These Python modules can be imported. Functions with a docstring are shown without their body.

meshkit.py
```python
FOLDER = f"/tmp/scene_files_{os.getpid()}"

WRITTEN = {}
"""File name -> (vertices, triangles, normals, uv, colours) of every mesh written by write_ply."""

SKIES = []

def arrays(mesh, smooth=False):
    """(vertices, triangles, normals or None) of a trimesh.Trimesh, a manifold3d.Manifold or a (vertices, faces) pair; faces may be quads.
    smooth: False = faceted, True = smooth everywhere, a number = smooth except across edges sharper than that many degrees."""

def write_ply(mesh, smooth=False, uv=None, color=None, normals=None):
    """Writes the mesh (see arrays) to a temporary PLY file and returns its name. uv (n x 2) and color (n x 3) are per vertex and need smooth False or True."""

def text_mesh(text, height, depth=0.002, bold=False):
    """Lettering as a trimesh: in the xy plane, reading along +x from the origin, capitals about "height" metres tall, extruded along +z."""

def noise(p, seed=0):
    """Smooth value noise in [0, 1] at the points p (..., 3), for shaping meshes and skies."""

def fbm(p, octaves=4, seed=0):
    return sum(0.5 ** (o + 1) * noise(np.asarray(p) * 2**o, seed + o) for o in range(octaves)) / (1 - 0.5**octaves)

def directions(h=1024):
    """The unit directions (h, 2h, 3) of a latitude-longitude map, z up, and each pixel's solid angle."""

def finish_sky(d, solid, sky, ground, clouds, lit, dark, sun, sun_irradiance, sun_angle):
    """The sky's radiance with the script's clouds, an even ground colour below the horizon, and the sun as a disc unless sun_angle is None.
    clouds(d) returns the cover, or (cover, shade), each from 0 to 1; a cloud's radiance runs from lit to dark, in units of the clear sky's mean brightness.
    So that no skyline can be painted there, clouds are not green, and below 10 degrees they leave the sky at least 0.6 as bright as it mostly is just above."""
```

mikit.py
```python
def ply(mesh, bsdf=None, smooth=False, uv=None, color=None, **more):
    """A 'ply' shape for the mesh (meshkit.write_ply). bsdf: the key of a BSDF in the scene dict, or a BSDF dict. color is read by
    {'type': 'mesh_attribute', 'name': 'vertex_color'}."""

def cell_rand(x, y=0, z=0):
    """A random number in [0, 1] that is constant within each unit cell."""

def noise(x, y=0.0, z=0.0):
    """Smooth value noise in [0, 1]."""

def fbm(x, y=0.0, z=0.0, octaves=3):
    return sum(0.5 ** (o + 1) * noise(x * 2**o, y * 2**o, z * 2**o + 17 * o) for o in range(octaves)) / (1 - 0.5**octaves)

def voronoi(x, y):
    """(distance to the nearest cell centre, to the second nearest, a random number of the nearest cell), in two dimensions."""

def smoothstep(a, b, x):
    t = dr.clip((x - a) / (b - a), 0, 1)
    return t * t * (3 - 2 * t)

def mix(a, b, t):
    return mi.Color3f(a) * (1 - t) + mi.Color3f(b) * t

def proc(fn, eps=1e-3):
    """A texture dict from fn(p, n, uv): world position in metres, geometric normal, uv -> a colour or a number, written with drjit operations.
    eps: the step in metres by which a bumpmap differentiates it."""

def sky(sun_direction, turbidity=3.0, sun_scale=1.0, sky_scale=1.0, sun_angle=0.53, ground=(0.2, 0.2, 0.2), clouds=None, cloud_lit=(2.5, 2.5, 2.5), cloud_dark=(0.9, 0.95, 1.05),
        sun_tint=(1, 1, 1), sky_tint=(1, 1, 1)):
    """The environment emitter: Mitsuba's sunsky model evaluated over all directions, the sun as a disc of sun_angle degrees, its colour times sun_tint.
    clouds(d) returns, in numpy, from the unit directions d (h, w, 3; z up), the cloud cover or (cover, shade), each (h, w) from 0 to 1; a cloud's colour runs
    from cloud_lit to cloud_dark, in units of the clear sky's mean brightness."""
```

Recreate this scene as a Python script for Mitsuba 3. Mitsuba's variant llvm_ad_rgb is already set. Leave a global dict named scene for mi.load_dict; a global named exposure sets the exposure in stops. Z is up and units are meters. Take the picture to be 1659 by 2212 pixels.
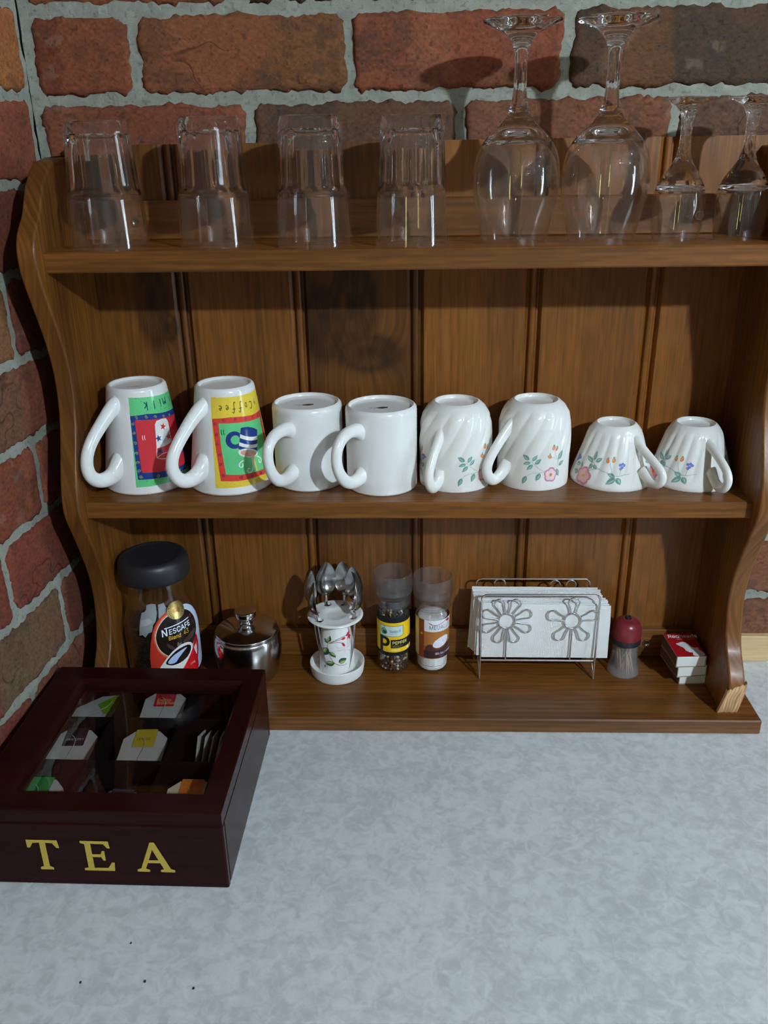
import math, random
import numpy as np, trimesh, mitsuba as mi, drjit as dr
import mikit, meshkit
from mikit import proc, noise, fbm, voronoi, cell_rand, smoothstep, mix
from shapely.geometry import Polygon, LineString, Point, box as sbox, MultiPolygon
from shapely import affinity
from shapely.ops import unary_union
T = mi.ScalarTransform4f
PI = math.pi
scene, labels = {}, {}
rng = np.random.default_rng(7)

# ------------------------------------------------------------------ camera, lights, exposure
scene['camera'] = {'type': 'perspective', 'fov': 48.402, 'fov_axis': 'x', 'near_clip': 0.02, 'far_clip': 50,
    'to_world': T().look_at(origin=[-.00427, -1.07229, .68595], target=[-.00427 - .0334, -1.07229 + .9194, .68595 - .3919], up=[.0010, .3921, .9199])}
exposure = 0.0
LAMPS = [  # ceiling lamps: position, radius, radiance
    ((1.08, -2.00, 1.43), .034, (2550, 3080, 3460)),
    ((1.45, -.72, 1.43), .034, (170, 205, 235)),
    ((-.25, -2.60, 1.43), .030, (50, 42, 28)),
]
WINDOW_LIGHT = (10, 12.8, 15.5)
DOOR_LIGHT = (4.6, 4.1, 1.3)

# ------------------------------------------------------------------ helpers
def key_for(name, parent=None):
    k = (parent + '__' if parent else '') + name
    if k not in used: used.add(k); return k
    i = 1
    while f'{k}_{i:03d}' in used: i += 1
    k = f'{k}_{i:03d}'; used.add(k); return k
used = set()
def obj(name, mesh, bsdf, parent=None, smooth=35, uv=None, color=None, label=None, kind=None):
    k = key_for(name, parent)
    scene[k] = mikit.ply(mesh, 'mat_' + bsdf, smooth=smooth, uv=uv, color=color)
    if label or kind: labels[k] = {a: b for a, b in (('label', label), ('kind', kind)) if b}
    return k
def thing(name, label, cat, group=None):
    k = key_for(name); labels[k] = {'label': label, 'category': cat}
    if group: labels[k]['group'] = group
    return k
def tag(k, label, cat, group=None):
    labels[k] = {'label': label, 'category': cat}
    if group: labels[k]['group'] = group
    return k
def M4(loc=(0, 0, 0), rz=0, rx=0, ry=0):
    m = trimesh.transformations.euler_matrix(rx, ry, rz, 'sxyz'); m[:3, 3] = loc; return m
def place(m, loc=(0, 0, 0), rz=0, rx=0, ry=0):
    m = m.copy(); m.apply_transform(M4(loc, rz, rx, ry)); return m
def cat(*ms): return trimesh.util.concatenate([m for m in ms])
def fix(m):
    if m.volume < 0: m.invert()
    return m
def chaikin(p, it=2, closed=False):
    p = np.asarray(p, float)
    for _ in range(it):
        if closed:
            q = np.roll(p, -1, 0); p = np.stack([.75 * p + .25 * q, .25 * p + .75 * q], 1).reshape(-1, p.shape[1])
        else:
            q = np.stack([.75 * p[:-1] + .25 * p[1:], .25 * p[:-1] + .75 * p[1:]], 1).reshape(-1, p.shape[1])
            p = np.vstack([p[:1], q, p[-1:]])
    return p
def spline(p, n):
    from scipy.interpolate import CubicSpline
    p = np.asarray(p, float); d = np.r_[0, np.cumsum(np.linalg.norm(np.diff(p, axis=0), axis=1) ** .5)]
    return CubicSpline(d, p)(np.linspace(0, d[-1], n))
def revolve(prof, n=72, mod=None, closed=False):
    prof = np.asarray(prof, float)
    th = np.arange(n) * 2 * PI / n
    V, idx = [], []
    for i, (r, z) in enumerate(prof):
        if r < 1e-7: idx.append(np.full(n, len(V))); V.append((0, 0, z))
        else:
            rr = np.full(n, r) if mod is None else mod(th, z, r, i)
            idx.append(len(V) + np.arange(n)); V += list(zip(rr * np.sin(th), -rr * np.cos(th), np.full(n, z)))
    F = []
    rows = list(zip(idx[:-1], idx[1:])) + ([(idx[-1], idx[0])] if closed else [])
    for a, b in rows:
        a2, b2 = np.roll(a, -1), np.roll(b, -1)
        if a[0] != a[1]: F.append(np.stack([a, a2, b2], 1))
        if b[0] != b[1]: F.append(np.stack([a, b2, b], 1))
    return fix(trimesh.Trimesh(np.array(V), np.vstack(F), process=False))
def tube(p, rad, n=14, flat=None, cap=True, up=None):
    """rad: scalar or list; flat: (a, b) factors along the frame's two axes"""
    p = np.asarray(p, float); t = np.gradient(p, axis=0); t /= np.linalg.norm(t, axis=1, keepdims=True)
    a = np.array(up if up is not None else ([0, 0, 1.] if abs(t[0][2]) < .9 else [1., 0, 0]), float)
    A, B = [], []
    for k in range(len(p)):
        a = a - t[k] * (a @ t[k]); a /= np.linalg.norm(a); A.append(a); B.append(np.cross(t[k], a))
    A, B = np.array(A), np.array(B)
    rad = np.broadcast_to(np.asarray(rad, float), (len(p),))[:, None, None]
    th = np.arange(n) * 2 * PI / n; fa, fb = flat or (1, 1)
    V = (p[:, None] + rad * (fa * np.cos(th)[None, :, None] * A[:, None] + fb * np.sin(th)[None, :, None] * B[:, None])).reshape(-1, 3)
    i, j = np.meshgrid(np.arange(len(p) - 1), np.arange(n), indexing='ij')
    q = np.stack([i * n + j, i * n + (j + 1) % n, (i + 1) * n + (j + 1) % n, (i + 1) * n + j], -1).reshape(-1, 4)
    F = np.vstack([q[:, [0, 1, 2]], q[:, [0, 2, 3]]])
    if cap:
        e = (len(p) - 1) * n; V = np.vstack([V, p[0], p[-1]]); c0, c1 = len(V) - 2, len(V) - 1; k = np.arange(n)
        F = np.vstack([F, np.stack([k, 0 * k + c0, (k + 1) % n][::1], 1), np.stack([e + k, e + (k + 1) % n, 0 * k + c1], 1)])
    return fix(trimesh.Trimesh(V, F, process=False))
def rbox(sx, sy, sz, b=.001, loc=(0, 0, 0)):
    """bevelled box, centred in x and y, standing on z=0"""
    x, y, z = sx / 2, sy / 2, sz; P = []
    for s in (-1, 1):
        for u in (-1, 1):
            for w in (0, 1):
                zz = 0 if w == 0 else z; dz = b if w == 0 else -b
                P += [(s * (x - b), u * (y - b), zz), (s * x, u * (y - b), zz + dz), (s * (x - b), u * y, zz + dz)]
    m = trimesh.convex.convex_hull(np.array(P) + np.array(loc)); return m
def bar(x0, x1, y0, y1, z0, z1, b=.001):
    return place(rbox(x1 - x0, y1 - y0, z1 - z0, b), ((x0 + x1) / 2, (y0 + y1) / 2, z0))
def extrude_x(poly, x0, x1, b=.0025):
    """polygon in (y, z) as a board between x0 and x1 with rounded long edges"""
    if b <= 0:
        m = trimesh.creation.extrude_polygon(poly, x1 - x0, engine='earcut'); m.apply_transform(np.array([[0, 0, 1, x0], [1, 0, 0, 0], [0, 1, 0, 0], [0, 0, 0, 1.]])); return fix(m)
    ring = np.array(poly.exterior.coords)[:-1]
    if not poly.exterior.is_ccw: ring = ring[::-1]
    d0, d1 = ring - np.roll(ring, 1, 0), np.roll(ring, -1, 0) - ring
    nrm = lambda d: np.stack([d[:, 1], -d[:, 0]], 1) / (np.linalg.norm(d, axis=1, keepdims=True) + 1e-12)
    N = nrm(d0) + nrm(d1); N /= np.linalg.norm(N, axis=1, keepdims=True) + 1e-12
    qa = [b * (1 - math.sin(t)) for t in np.linspace(0, PI / 2, 6)]; qc = [b * (1 - math.cos(t)) for t in np.linspace(0, PI / 2, 6)]
    rings = [(x0 + c, a) for a, c in zip(qa, qc)] + [(x1 - c, a) for a, c in list(zip(qa, qc))[::-1]]
    V = np.vstack([np.column_stack([np.full(len(ring), x), ring - N * o]) for x, o in rings]); n = len(ring)
    F = []
    for k in range(len(rings) - 1):
        i = np.arange(n); j = (i + 1) % n
        F += [np.stack([k * n + i, k * n + j, (k + 1) * n + j], 1), np.stack([k * n + i, (k + 1) * n + j, (k + 1) * n + i], 1)]
    for k, flip in ((0, 1), (len(rings) - 1, 0)):
        v2, f2 = trimesh.creation.triangulate_polygon(Polygon(V[k * n:(k + 1) * n, 1:]), engine='earcut')
        # earcut keeps the vertices; match them back by position
        from scipy.spatial import cKDTree
        ids = cKDTree(V[k * n:(k + 1) * n, 1:]).query(v2)[1] + k * n
        F.append(ids[f2][:, ::-1] if flip else ids[f2])
    return fix(trimesh.Trimesh(V, np.vstack(F), process=False))
def extrude_z(poly, z0, z1):
    m = trimesh.creation.extrude_polygon(poly, z1 - z0, engine='earcut'); m.apply_translation((0, 0, z0)); return fix(m)

class Art:
    """flat print: coloured shapes in millimetres (x right, y up), laid on a surface by a map (x, y, lift) -> point"""
    def __init__(s): s.items = []
    def add(s, g, c, lay=1):
        if not g.is_valid: g = g.buffer(0)
        for p in getattr(g, 'geoms', [g]):
            if p.is_empty or p.geom_type != 'Polygon' or p.area < 1e-4: continue
            v, f = trimesh.creation.triangulate_polygon(p, engine='earcut'); s.items.append((np.asarray(v), np.asarray(f), c, lay))
        return s
    def text(s, t, x, y, h, c, lay=2, bold=False, rot=0, shear=0, sx=1):
        m = meshkit.text_mesh(t, h, .001 * h, bold); top = m.vertices[:, 2] > .0005 * h
        f = m.faces[top[m.faces].all(1)]; v = m.vertices[:, :2].copy(); v[:, 0] = v[:, 0] * sx + shear * v[:, 1]
        r = math.radians(rot); v = v @ np.array([[math.cos(r), math.sin(r)], [-math.sin(r), math.cos(r)]]) + (x, y)
        s.items.append((v, f, c, lay)); return s
    def line(s, p, w, c, lay=2): return s.add(LineString(p).buffer(w / 2, quad_segs=3), c, lay)
    def build(s, fmap, edge=2.5, keep=None):
        V, F, C, n = [], [], [], 0
        for v, f, c, lay in s.items:
            m = trimesh.Trimesh(np.column_stack([v, 0 * v[:, 0]]), f, process=False)
            v3, f3 = trimesh.remesh.subdivide_to_size(m.vertices, m.faces, edge, max_iter=12)
            a = np.cross(v3[f3[:, 1]] - v3[f3[:, 0]], v3[f3[:, 2]] - v3[f3[:, 0]])[:, 2]
            f3 = np.where((a < 0)[:, None], f3[:, ::-1], f3)
            V.append(fmap(v3[:, 0], v3[:, 1], .00010 + .00006 * lay)); F.append(f3 + n); C.append(np.tile(c, (len(v3), 1))); n += len(v3)
        return trimesh.Trimesh(np.vstack(V), np.vstack(F), process=False), np.vstack(C)
def put(art, name, parent, fmap, edge=2.5, label=None, bsdf='print'):
    m, c = art.build(fmap, edge); return obj(name, m, bsdf, parent, smooth=True, color=c, label=label)
def round_map(C, z0, rfun, Rref, th0=0, tilt=0):
    """x mm along the girth measured at radius Rref from the angle th0 (degrees, from -y towards +x), y mm up from z0"""
    def f(x, y, lift):
        th = x / 1000 / Rref + math.radians(th0); z = y / 1000; r = rfun(th, z) + lift
        return np.column_stack([C[0] + r * np.sin(th), C[1] - r * np.cos(th), z0 + z])
    return f
def plane_map(o, ex, ey):
    o, ex, ey = (np.asarray(v, float) for v in (o, ex, ey)); n = np.cross(ex, ey)
    return lambda x, y, lift: o + np.outer(x / 1000, ex) + np.outer(y / 1000, ey) + lift * n
def sr(r, g, b):
    f = lambda c: (c / 255 / 12.92) if c <= 10 else ((c / 255 + .055) / 1.055) ** 2.4
    return (f(r), f(g), f(b))
def ell(x, y, a, b, rot=0): return affinity.rotate(affinity.scale(Point(x, y).buffer(1, quad_segs=8), a, b), rot, origin=(x, y))
def leaf(x0, y0, x1, y1, w):
    d = np.array([x1 - x0, y1 - y0]); n = np.array([-d[1], d[0]]); n = n / np.linalg.norm(n); t = np.linspace(0, 1, 9)
    s = w / 2 * np.sin(PI * t ** .8) ; a = np.array([x0, y0]) + np.outer(t, d)
    return Polygon(np.vstack([a + np.outer(s, n), (a - np.outer(s, n))[::-1]])).buffer(0)
def spiral(x, y, r, turns=1.6, ph=0):
    t = np.linspace(.15, 1, 16); return [(x + r * k * math.cos(ph + 2 * PI * turns * k), y + r * k * math.sin(ph + 2 * PI * turns * k)) for k in t]
def star(x, y, r, rot=0):
    return Polygon([(x + (r if k % 2 == 0 else r * .42) * math.sin(rot + k * PI / 5), y + (r if k % 2 == 0 else r * .42) * math.cos(rot + k * PI / 5)) for k in range(10)])

# ------------------------------------------------------------------ materials
def two(d): return {'type': 'twosided', 'b': d}
def princ(c, rough=.5, spec=.5, **k):
    return two({'type': 'principled', 'base_color': c if isinstance(c, dict) else {'type': 'rgb', 'value': list(c)}, 'roughness': rough, 'specular': spec, **k})
def bumped(b, fn, eps=5e-4):
    return two({'type': 'bumpmap', 'arbitrary': proc(fn, eps), 'scale': 1.0, 'b': b['b']})
KNOTS = [(-.112, .488, .020, .034), (-.074, .512, .020, .040), (-.322, .512, .015, .040), (-.306, .487, .010, .014), (.092, .660, .014, .030), (-.060, .452, .030, .018)]
def stain(ring, fine, tone):
    c = mix((.040, .0118, .0026), (.345, .127, .0185), dr.clip(tone, 0, 1) * (.58 + .42 * ring))
    c = mix(c, (.17, .044, .012), .30 * smoothstep(.55, .9, ring * tone * 2.0))
    return c * (.68 + .54 * fine)
def wood_v(p, n, uv):
    k = uv.x * 3.7
    a = p.x + .9 * p.y
    dark = mi.Float(0)
    for kx, kz, rx, rz in KNOTS:
        dx, dz = (p.x - kx) / rx, (p.z - kz) / rz
        d = dr.sqrt(dx * dx + dz * dz + 1e-6)
        w = dr.exp(-.45 * d * d)
        a = a + w * rx * .9 * dx / (d + .4) + .010 * w * fbm(p.x * 60, p.z * 25, 3)
        dark = dr.maximum(dark, dr.exp(-.8 * d * d) * (.62 + .38 * noise(p.x * 160, p.z * 70, 3)) + .40 * dr.exp(-9 * dr.square(d - 1.15)))
    a = a + .004 * noise(p.z * 5 + k, a * 8)
    ring = .5 + .5 * dr.sin(6.2832 * (a * 120 + 3.2 * noise(a * 30 + k, p.z * 1.1)))
    wide = fbm(a * 17 + k * 5, p.z * 1.3 + k, 2.0)
    band = noise(a * 75 + k * 3, p.z * 2.0, 6.0)
    fine = .55 * noise(a * 760, p.z * 16, 1.0) + .45 * noise(a * 330, p.z * 45, 4.0)
    c = stain(.55 * ring + .45 * fine, fine, uv.y + .62 * wide + .26 * band)
    return c * (1 - .85 * dark)
def wood_h(p, n, uv):
    k = uv.x * 3.7
    a = p.z * 1.0 + p.y + .003 * noise(p.x * 6 + k, p.y * 9) + .012 * noise(p.x * 1.4 + k, 4.0)
    ring = .5 + .5 * dr.sin(6.2832 * (a * 115 + 3.0 * noise(a * 28 + k, p.x * 1.4)))
    wide = fbm(a * 22 + k * 5, p.x * 1.9 + k, 2.0)
    band = noise(a * 80 + k * 3, p.x * 2.6, 6.0)
    fine = .55 * noise(a * 720, p.x * 15, 1.0) + .45 * noise(a * 330, p.x * 45, 4.0)
    return stain(.55 * ring + .45 * fine, fine, uv.y + .60 * wide + .26 * band)
scene['wood_vertical'] = princ(proc(wood_v), .40, .32, clearcoat=.25, clearcoat_gloss=.80)
scene['wood_horizontal'] = princ(proc(wood_h), .38, .34, clearcoat=.32, clearcoat_gloss=.80)
def raw_wood(p, n, uv):
    s = .5 + .5 * dr.sin(6.2832 * (p.x * 260 + 2 * noise(p.x * 90, p.z * 40)))
    return mix((.42, .22, .10), (.66, .42, .22), .65 * s + .35 * noise(p.x * 900, p.z * 120)) * (.8 + .4 * noise(p.x * 200, p.z * 30))
scene['raw_pine'] = princ(proc(raw_wood), .7, .3)
def trim_wood(p, n, uv):
    return mix((.50, .34, .16), (.68, .50, .27), .6 * fbm(p.z * 160, p.x * 5) + .4 * noise(p.z * 900, p.x * 30))
scene['pale_pine'] = princ(proc(trim_wood), .5, .4)

BR = np.array([  # base, second tone
 [.30,.095,.052, .22,.060,.036],[.32,.110,.058, .25,.105,.048],[.30,.088,.052, .36,.125,.075],[.20,.085,.045, .085,.055,.042],
 [.30,.100,.062, .26,.080,.05],[.125,.070,.052, .17,.085,.058],[.26,.098,.062, .24,.105,.07],[.19,.092,.066, .13,.075,.06],
 [.52,.235,.075, .42,.150,.065],[.20,.058,.042, .26,.085,.055],[.27,.072,.045, .33,.100,.065],[.30,.135,.075, .20,.055,.042],
 [.23,.105,.070, .27,.085,.060],[.29,.072,.050, .24,.060,.046],[.26,.066,.052, .20,.125,.080],[.33,.095,.075, .29,.085,.070]], np.float32)
def pick(i, c):
    out = mi.Color3f(*BR[0, c:c + 3].tolist())
    for k in range(1, len(BR)): out = dr.select(dr.abs(i - k) < .5, mi.Color3f(*BR[k, c:c + 3].tolist()), out)
    return out
def brick_col(p, n, uv):
    i, s = uv.x, uv.y            # tone number, seed
    a = p.x + p.y
    big = fbm(a * 16 + s * 31, p.z * 15 + s * 17, 3 + s)
    band = smoothstep(.46, .54, noise(a * 14 + s * 5, p.z * 2.2, s * 3))
    c = mix(pick(i, 0), pick(i, 3), dr.clip(.75 * band + 1.0 * (big - .42), 0, 1))
    c = mix(c, (.12, .060, .040), .45 * smoothstep(.52, .75, fbm(a * 30 + s * 13, p.z * 42, 6.0)))
    g = fbm(p.x * 320 + s, p.y * 320, p.z * 320)
    c = c * mi.Color3f(1.0, .97, .80) * (.42 + .60 * g)
    spot = smoothstep(.70, .80, noise(a * 120 + s * 9, p.z * 120, 5)) * noise(a * 22, p.z * 22, s)
    c = mix(c, (.045, .038, .034), .45 * spot)
    chalk = smoothstep(.66, .82, fbm(a * 48 + s * 3, p.z * 60, 8.0)) * smoothstep(.45, .75, noise(a * 9 + s, p.z * 9, 2))
    c = mix(c, (.34, .25, .17), .20 * chalk)
    ck = dr.abs(2 * fbm(a * 13 + s * 23, p.z * 16 + s * 11, s * 5) - 1)
    crack = smoothstep(.018, .004, ck) * smoothstep(.55, .68, noise(a * 9 + s * 41, p.z * 9, 2.0))
    c = c * (1 - .45 * crack)
    pit = smoothstep(.80, .90, noise(a * 260 + s * 7, p.z * 260, 3))
    return c * (1 - .30 * pit)
def brick_bump(p, n, uv):
    return .0011 * fbm(p.x * 130, p.y * 130, p.z * 130) + .0006 * noise(p.x * 600, p.y * 600, p.z * 600)
scene['brick'] = bumped(princ(proc(brick_col), .85, .25), brick_bump)
def mortar_col(p, n, uv):
    a = p.x + p.y
    g = fbm(a * 90, p.z * 90, 2.0)
    c = mix((.20, .205, .165), (.36, .365, .31), .25 + .6 * g)
    pit = smoothstep(.78, .86, noise(a * 260, p.z * 260, 3))
    return c * (.86 + .25 * noise(p.x * 900, p.y * 900, p.z * 900)) * (1 - .22 * pit)
def mortar_bump(p, n, uv): return .0022 * fbm(p.x * 70, p.y * 70, p.z * 70) + .0007 * noise(p.x * 500, p.y * 500, p.z * 500)
scene['mortar'] = bumped(princ(proc(mortar_col), .9, .2), mortar_bump)
def counter_col(p, n, uv):
    x, y = p.x + .004 * (noise(p.x * 90, p.y * 90, 1) - .5) * 2, p.y + .004 * (noise(p.x * 90, p.y * 90, 7) - .5) * 2
    q1, q2 = noise(x * 150, y * 150, 2), noise(x * 150, y * 150, 5)
    worm = 1 - dr.abs(2 * noise(x * 165 + 1.3 * q1, y * 165 + 1.3 * q2, 9) - 1)      # curly thread pattern
    m = .56 * fbm(x * 95, y * 95, 2) + .14 * worm * worm + .22 * noise(x * 230, y * 230, 4) + .12 * noise(p.x * 16, p.y * 16, 8)
    c = mix((.505, .525, .530), (.665, .685, .690), smoothstep(.22, .78, m))
    return c * (.965 + .07 * noise(p.x * 1500, p.y * 1500))
scene['laminate'] = princ(proc(counter_col), .30, .35)
scene['ceramic_white'] = princ((.80, .80, .775), .13, .5, clearcoat=.4, clearcoat_gloss=.95)
scene['ceramic_cream'] = princ((.81, .805, .765), .13, .5, clearcoat=.4, clearcoat_gloss=.95)
scene['ceramic_matt'] = princ((.80, .80, .78), .28, .5)
scene['print'] = princ({'type': 'mesh_attribute', 'name': 'vertex_color'}, .18, .5)
scene['print_paper'] = princ({'type': 'mesh_attribute', 'name': 'vertex_color'}, .55, .3)
scene['print_metal'] = two({'type': 'principled', 'base_color': {'type': 'mesh_attribute', 'name': 'vertex_color'}, 'roughness': .28, 'metallic': .85})
scene['glass'] = {'type': 'dielectric', 'int_ior': 1.5, 'ext_ior': 1.0}
scene['clear_plastic'] = {'type': 'dielectric', 'int_ior': 1.46, 'ext_ior': 1.0}
scene['thin_glass'] = {'type': 'thindielectric', 'int_ior': 1.45}
scene['pane_glass'] = {'type': 'thindielectric', 'int_ior': 1.5}
scene['frosted_plastic'] = {'type': 'blendbsdf', 'weight': .11, 'a': {'type': 'thindielectric', 'int_ior': 1.25}, 'b': princ((.62, .64, .66), .35, .4)}
scene['hazy_plastic'] = {'type': 'blendbsdf', 'weight': .025, 'a': {'type': 'thindielectric', 'int_ior': 1.42}, 'b': princ((.80, .80, .84), .25, .5)}
scene['chrome'] = two({'type': 'principled', 'base_color': {'type': 'rgb', 'value': [.74, .74, .75]}, 'metallic': 1.0, 'roughness': .20})
scene['steel'] = two({'type': 'principled', 'base_color': {'type': 'rgb', 'value': [.62, .61, .60]}, 'metallic': 1.0, 'roughness': .16})
scene['spoon_steel'] = two({'type': 'principled', 'base_color': {'type': 'rgb', 'value': [.50, .50, .50]}, 'metallic': 1.0, 'roughness': .20})
scene['brass'] = two({'type': 'principled', 'base_color': {'type': 'rgb', 'value': [.30, .24, .15]}, 'metallic': 1.0, 'roughness': .35})
scene['black_plastic'] = bumped(princ((.016, .016, .019), .42, .5), lambda p, n, uv: .00006 * noise(p.x * 2200, p.y * 2200, p.z * 2200))
scene['red_plastic'] = princ((.20, .022, .028), .28, .5)
scene['dark_band'] = princ((.018, .020, .028), .35, .5)
def mahogany(p, n, uv):
    g = fbm(p.x * 14, p.y * 60, p.z * 240)
    return mix((.0095, .0020, .0016), (.028, .0048, .0038), g) * (.85 + .3 * noise(p.x * 500, p.y * 500, p.z * 900))
scene['mahogany'] = princ(proc(mahogany), .24, .11)
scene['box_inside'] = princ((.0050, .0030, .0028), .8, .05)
scene['gold_edge'] = princ((.30, .17, .06), .5, .4)
def napkin_bump(p, n, uv): return .00040 * (dr.sin((p.x + p.z) * 1500) * dr.sin((p.x - p.z) * 1500)) + .0002 * noise(p.x * 300, p.y * 300, p.z * 300)
scene['napkin'] = bumped(princ((.83, .83, .82), .8, .15), napkin_bump)
scene['tea_paper'] = princ((.30, .285, .265), .8, .1)
scene['card'] = princ((.40, .34, .22), .7, .2)
scene['card_white'] = princ((.80, .80, .78), .6, .3)
scene['striker'] = princ((.12, .07, .05), .8, .1)
scene['toothpick_wood'] = princ((.46, .30, .16), .7, .2)
def coffee_col(p, n, uv):
    d, d2, w = voronoi((p.x + p.y) * 420, p.z * 420)
    return mix((.010, .005, .0035), (.050, .022, .013), w * smoothstep(.7, .1, d))
scene['coffee'] = bumped(princ(proc(coffee_col), .7, .3), lambda p, n, uv: .0010 * noise((p.x + p.y) * 520, p.z * 520))
def salt_col(p, n, uv): return mix((.66, .66, .65), (.86, .86, .85), noise(p.x * 700, p.y * 700, p.z * 700))
scene['salt'] = bumped(princ(proc(salt_col), .6, .3), lambda p, n, uv: .0008 * noise(p.x * 700, p.y * 700, p.z * 700))
scene['pepper_grain'] = princ({'type': 'mesh_attribute', 'name': 'vertex_color'}, .7, .2)
scene['foil'] = two({'type': 'principled', 'base_color': {'type': 'rgb', 'value': [.30, .33, .35]}, 'roughness': .4, 'metallic': .2})
scene['crumb'] = princ((.03, .025, .02), .8, .1)
scene['room_paint'] = princ((.15, .14, .125), .8, .2)
scene['ceiling_paint'] = princ((.34, .33, .31), .85, .2)
scene['floor_tile'] = princ((.10, .075, .06), .6, .3)
scene['white_paint'] = princ((.70, .70, .68), .4, .4)

for k in [k for k in scene if k != 'camera']: scene['mat_' + k] = scene.pop(k)

# ------------------------------------------------------------------ room
TOP, LEFT = 1.50, -.44
def wall(name, m, b, **k): return obj(name, m, b, smooth=False, kind='structure', **k)
wall('floor', bar(-2.6, 2.5, -4.1, .16, -.95, -.90, .001), 'floor_tile')
wall('ceiling', bar(-2.6, 2.5, -4.1, .16, TOP, TOP + .05, .001), 'ceiling_paint')
def pierced(x0, x1, z0, z1, hole):
    return sbox(x0, z0, x1, z1).difference(sbox(*hole))
# right wall with a narrow window, front wall (behind the camera) with a glazed door
WY0, WY1, WZ0, WZ1 = -1.20, -.90, .06, 1.24
m = trimesh.creation.extrude_polygon(pierced(-4.1, .16, -.90, TOP, (WY0, WZ0, WY1, WZ1)), .1, engine='earcut')
m.apply_transform(np.array([[0, 0, 1, 2.4], [1, 0, 0, 0], [0, 1, 0, 0], [0, 0, 0, 1.]])); wall('wall_right', fix(m), 'room_paint')
DX0, DX1 = -1.36, -1.06
m = trimesh.creation.extrude_polygon(pierced(-2.6, 2.5, -.90, TOP, (DX0, -.88, DX1, 1.12)), .1, engine='earcut')
m.apply_transform(np.array([[1, 0, 0, 0], [0, 0, -1, -3.4], [0, 1, 0, 0], [0, 0, 0, 1.]])); wall('wall_front', fix(m), 'room_paint')
wall('wall_side', bar(-2.6, -2.5, -3.5, .16, -.90, TOP, .001), 'room_paint')
def emit(c): return {'emitter': {'type': 'area', 'radiance': {'type': 'rgb', 'value': list(c)}}}
w1 = wall('window_1', cat(bar(2.40, 2.46, WY0, WY1, WZ0, WZ0 + .04), bar(2.40, 2.46, WY0, WY1, WZ1 - .04, WZ1), bar(2.40, 2.46, WY0, WY0 + .04, WZ0 + .04, WZ1 - .04), bar(2.40, 2.46, WY1 - .04, WY1, WZ0 + .04, WZ1 - .04)), 'white_paint')
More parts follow.
